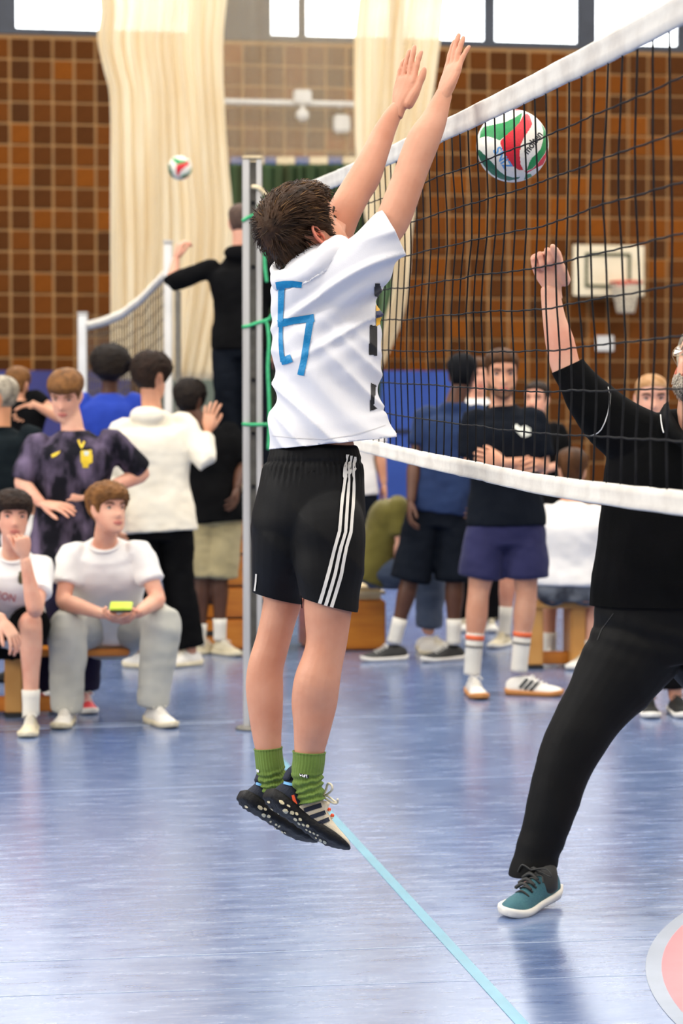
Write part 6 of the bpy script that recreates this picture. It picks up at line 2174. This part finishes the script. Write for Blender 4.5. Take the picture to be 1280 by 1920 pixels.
# behind them
person('person in white shirt half hidden behind the man in navy', 16.0,
    dict(head=(896, 706), neck=(894, 745), sh=[(836, 768), (952, 768)], el=[(830, 850), (958, 850)], wr=[(840, 900), (950, 900)], hip=[(870, 910), (920, 910)], kn=[(870, 1030), (920, 1030)], an=[(870, 1162), (920, 1162)]),
    k=1.0, yaw=8, skin=SK_P, hair=dict(m=H_BROWN), top=C_WHITE, bottom=C_BLACK, shoes=dict(yaw=(0, 0)), collar=C_WHITE)
q = person('man in black tee with a small white chest print behind the crossed arms', 14.8,
    dict(head=(1006, 750), neck=(1008, 792), sh=[(968, 812), (1046, 808)], el=[(962, 870), (1056, 866)], wr=[(980, 920, -.1), (1024, 880, -.15)],
         hip=[(972, 965), (1014, 965)], kn=[(952, 1080), (1012, 1080)], an=[(946, 1176), (1014, 1178)]),
    k=.97, yaw=-12, head=dict(yaw=-24, pitch=4), skin=SK_P, hair=dict(m=H_DBROWN, front=.066, temple=.045, top=.010, sidet=.006, backt=.008), top=C_BLACK, sleeve=.7, bottom=C_BLACK, leg_to=.8, bottom_name='shorts',
    socks=dict(m=C_SOCKW, h=.14), shoes=dict(upper=S_CREAM, sole=S_SOLEW, yaw=(-30, 0)))
tree = bvh_of([q['shirt']])
poly_on(tree, [(1037, 780), (1047, 779), (1049, 787), (1044, 790), (1037, 787)], 'shirt_print', C_WHITE, q['shirt'], .006, 1.2)
# white tee seated, back turned
person('brown haired man in white tee seated on the pale bench, back turned', 13.35,
    dict(head=(1072, 884, .05), neck=(1070, 938), sh=[(1014, 966), (1122, 966)], el=[(1000, 1050, .05), (1140, 1050, .05)], wr=[(1010, 1095, .25), (1130, 1095, .25)],
         hip=[(1036, 1104), (1098, 1104)], kn=[(1028, 1090, .46), (1110, 1090, .46)], an=[(1030, 1215, .5), (1108, 1215, .5)]),
    k=1.0, build=1.10, yaw=178, hair=dict(m=H_BROWN, top=.026, sidet=.014, backt=.018, noise_=(50, .005)), face=False, top=C_WHITE, sleeve=.62, top_hem=.06, ease=.040, bottom=C_CAMO, leg_to=.85, bottom_name='shorts',
    socks=dict(m=C_SOCKW, h=.1), shoes=dict(yaw=(178, 178)), base=V((P(1066, 1110, 13.4).x, 13.4, .395)))
# buzz cut
person('man with blond buzz cut looking over the shoulder of the man in black', 11.24,
    dict(head=(1221, 748), neck=(1222, 808), sh=[(1164, 836), (1284, 834)], el=[(1156, 930), (1296, 930)], wr=[(1170, 1010, -.1), (1286, 1010, -.1)],
         hip=[(1196, 1030), (1250, 1030)], kn=[(1204, 1170), (1256, 1170)], an=[(1216, 1310), (1266, 1310)]),
    k=1.0, yaw=2, head=dict(yaw=0, pitch=-2, k=1.04), skin=SK_P, hair=dict(m=H_BLOND, front=.062, temple=.040, side=-.01, back=-.07, top=.003, sidet=.0015, backt=.002, noise_=(60, .0004)), brow=H_BROWN,
    top=C_BLACK, bottom=C_BLACK, leg_to=1.85, shoes=dict(upper=S_BLACK, sole=S_SOLEW, laces=S_BLACK, yaw=(-4, 6)))
# olive, bent forward on the low box
person('man in olive tee and jeans bent forward on the low box', 14.35,
    dict(head=(800, 985, .0), neck=(772, 958), sh=[(746, 950, -.17), (746, 946, .17)], el=[(752, 1020, -.20), (756, 1020, .16)], wr=[(744, 1048, -.12), (776, 1050, .1)],
         hip=[(692, 1072, -.10), (692, 1072, .10)], kn=[(806, 1078, -.14), (812, 1074, .14)], an=[(804, 1186, -.14), (800, 1182, .14)]),
    k=1.0, build=1.06, yaw=90, head=dict(yaw=90, pitch=-50), skin=SK_P, hair=dict(m=H_BROWN), face=False, top=C_OLIVE, sleeve=.75, top_hem=-.12, ease=.040, bottom=C_JEANS, leg_to=1.9, flare=.03, bottom_name='jeans',
    shoes=dict(upper=S_WHITE, sole=S_CREAM, yaw=(50, 70)), base=V((P(690, 1080, 14.6).x, 14.6, TOPZ2)))
# white shirt behind the player
person('person in white shirt with a hanging arm, mostly hidden behind the jumping player', 16.5,
    dict(head=(662, 726), neck=(662, 764), sh=[(616, 784), (700, 786)], el=[(612, 850), (712, 852)], wr=[(616, 905), (719, 906)],
         hip=[(636, 915), (682, 915)], kn=[(636, 1030), (682, 1030)], an=[(638, 1150), (680, 1150)]),
    k=.98, yaw=20, skin=SK_L, hair=dict(m=H_BROWN), face=False, top=C_WHITE, sleeve=.7, bottom=C_DARK, shoes=dict(yaw=(20, 20)))
# seated behind the man in black
person('person in black tee seated beside the white tee, mostly hidden by the man in black', 13.7,
    dict(head=(1172, 880), neck=(1170, 930), sh=[(1122, 980), (1226, 980)], el=[(1110, 1070, -.04), (1240, 1070)], wr=[(1128, 1120, -.2), (1220, 1120, -.2)],
         hip=[(1146, 1116, .2), (1204, 1116, .2)], kn=[(1122, 1128, -.26), (1222, 1128, -.26)], an=[(1104, 1226, -.24), (1226, 1226, -.2)]),
    k=1.0, yaw=-10, skin=SK_P, hair=dict(m=H_DBROWN), top=C_BLACK, sleeve=.85, bottom=C_BLACK, leg_to=.7, bottom_name='shorts', socks=dict(m=C_SOCKW, h=.08),
    shoes=dict(upper=S_WHITE, sole=S_WHITE, yaw=(-40, 10)), base=V((P(1170, 1116, 14.0).x, 14.0, .395)))
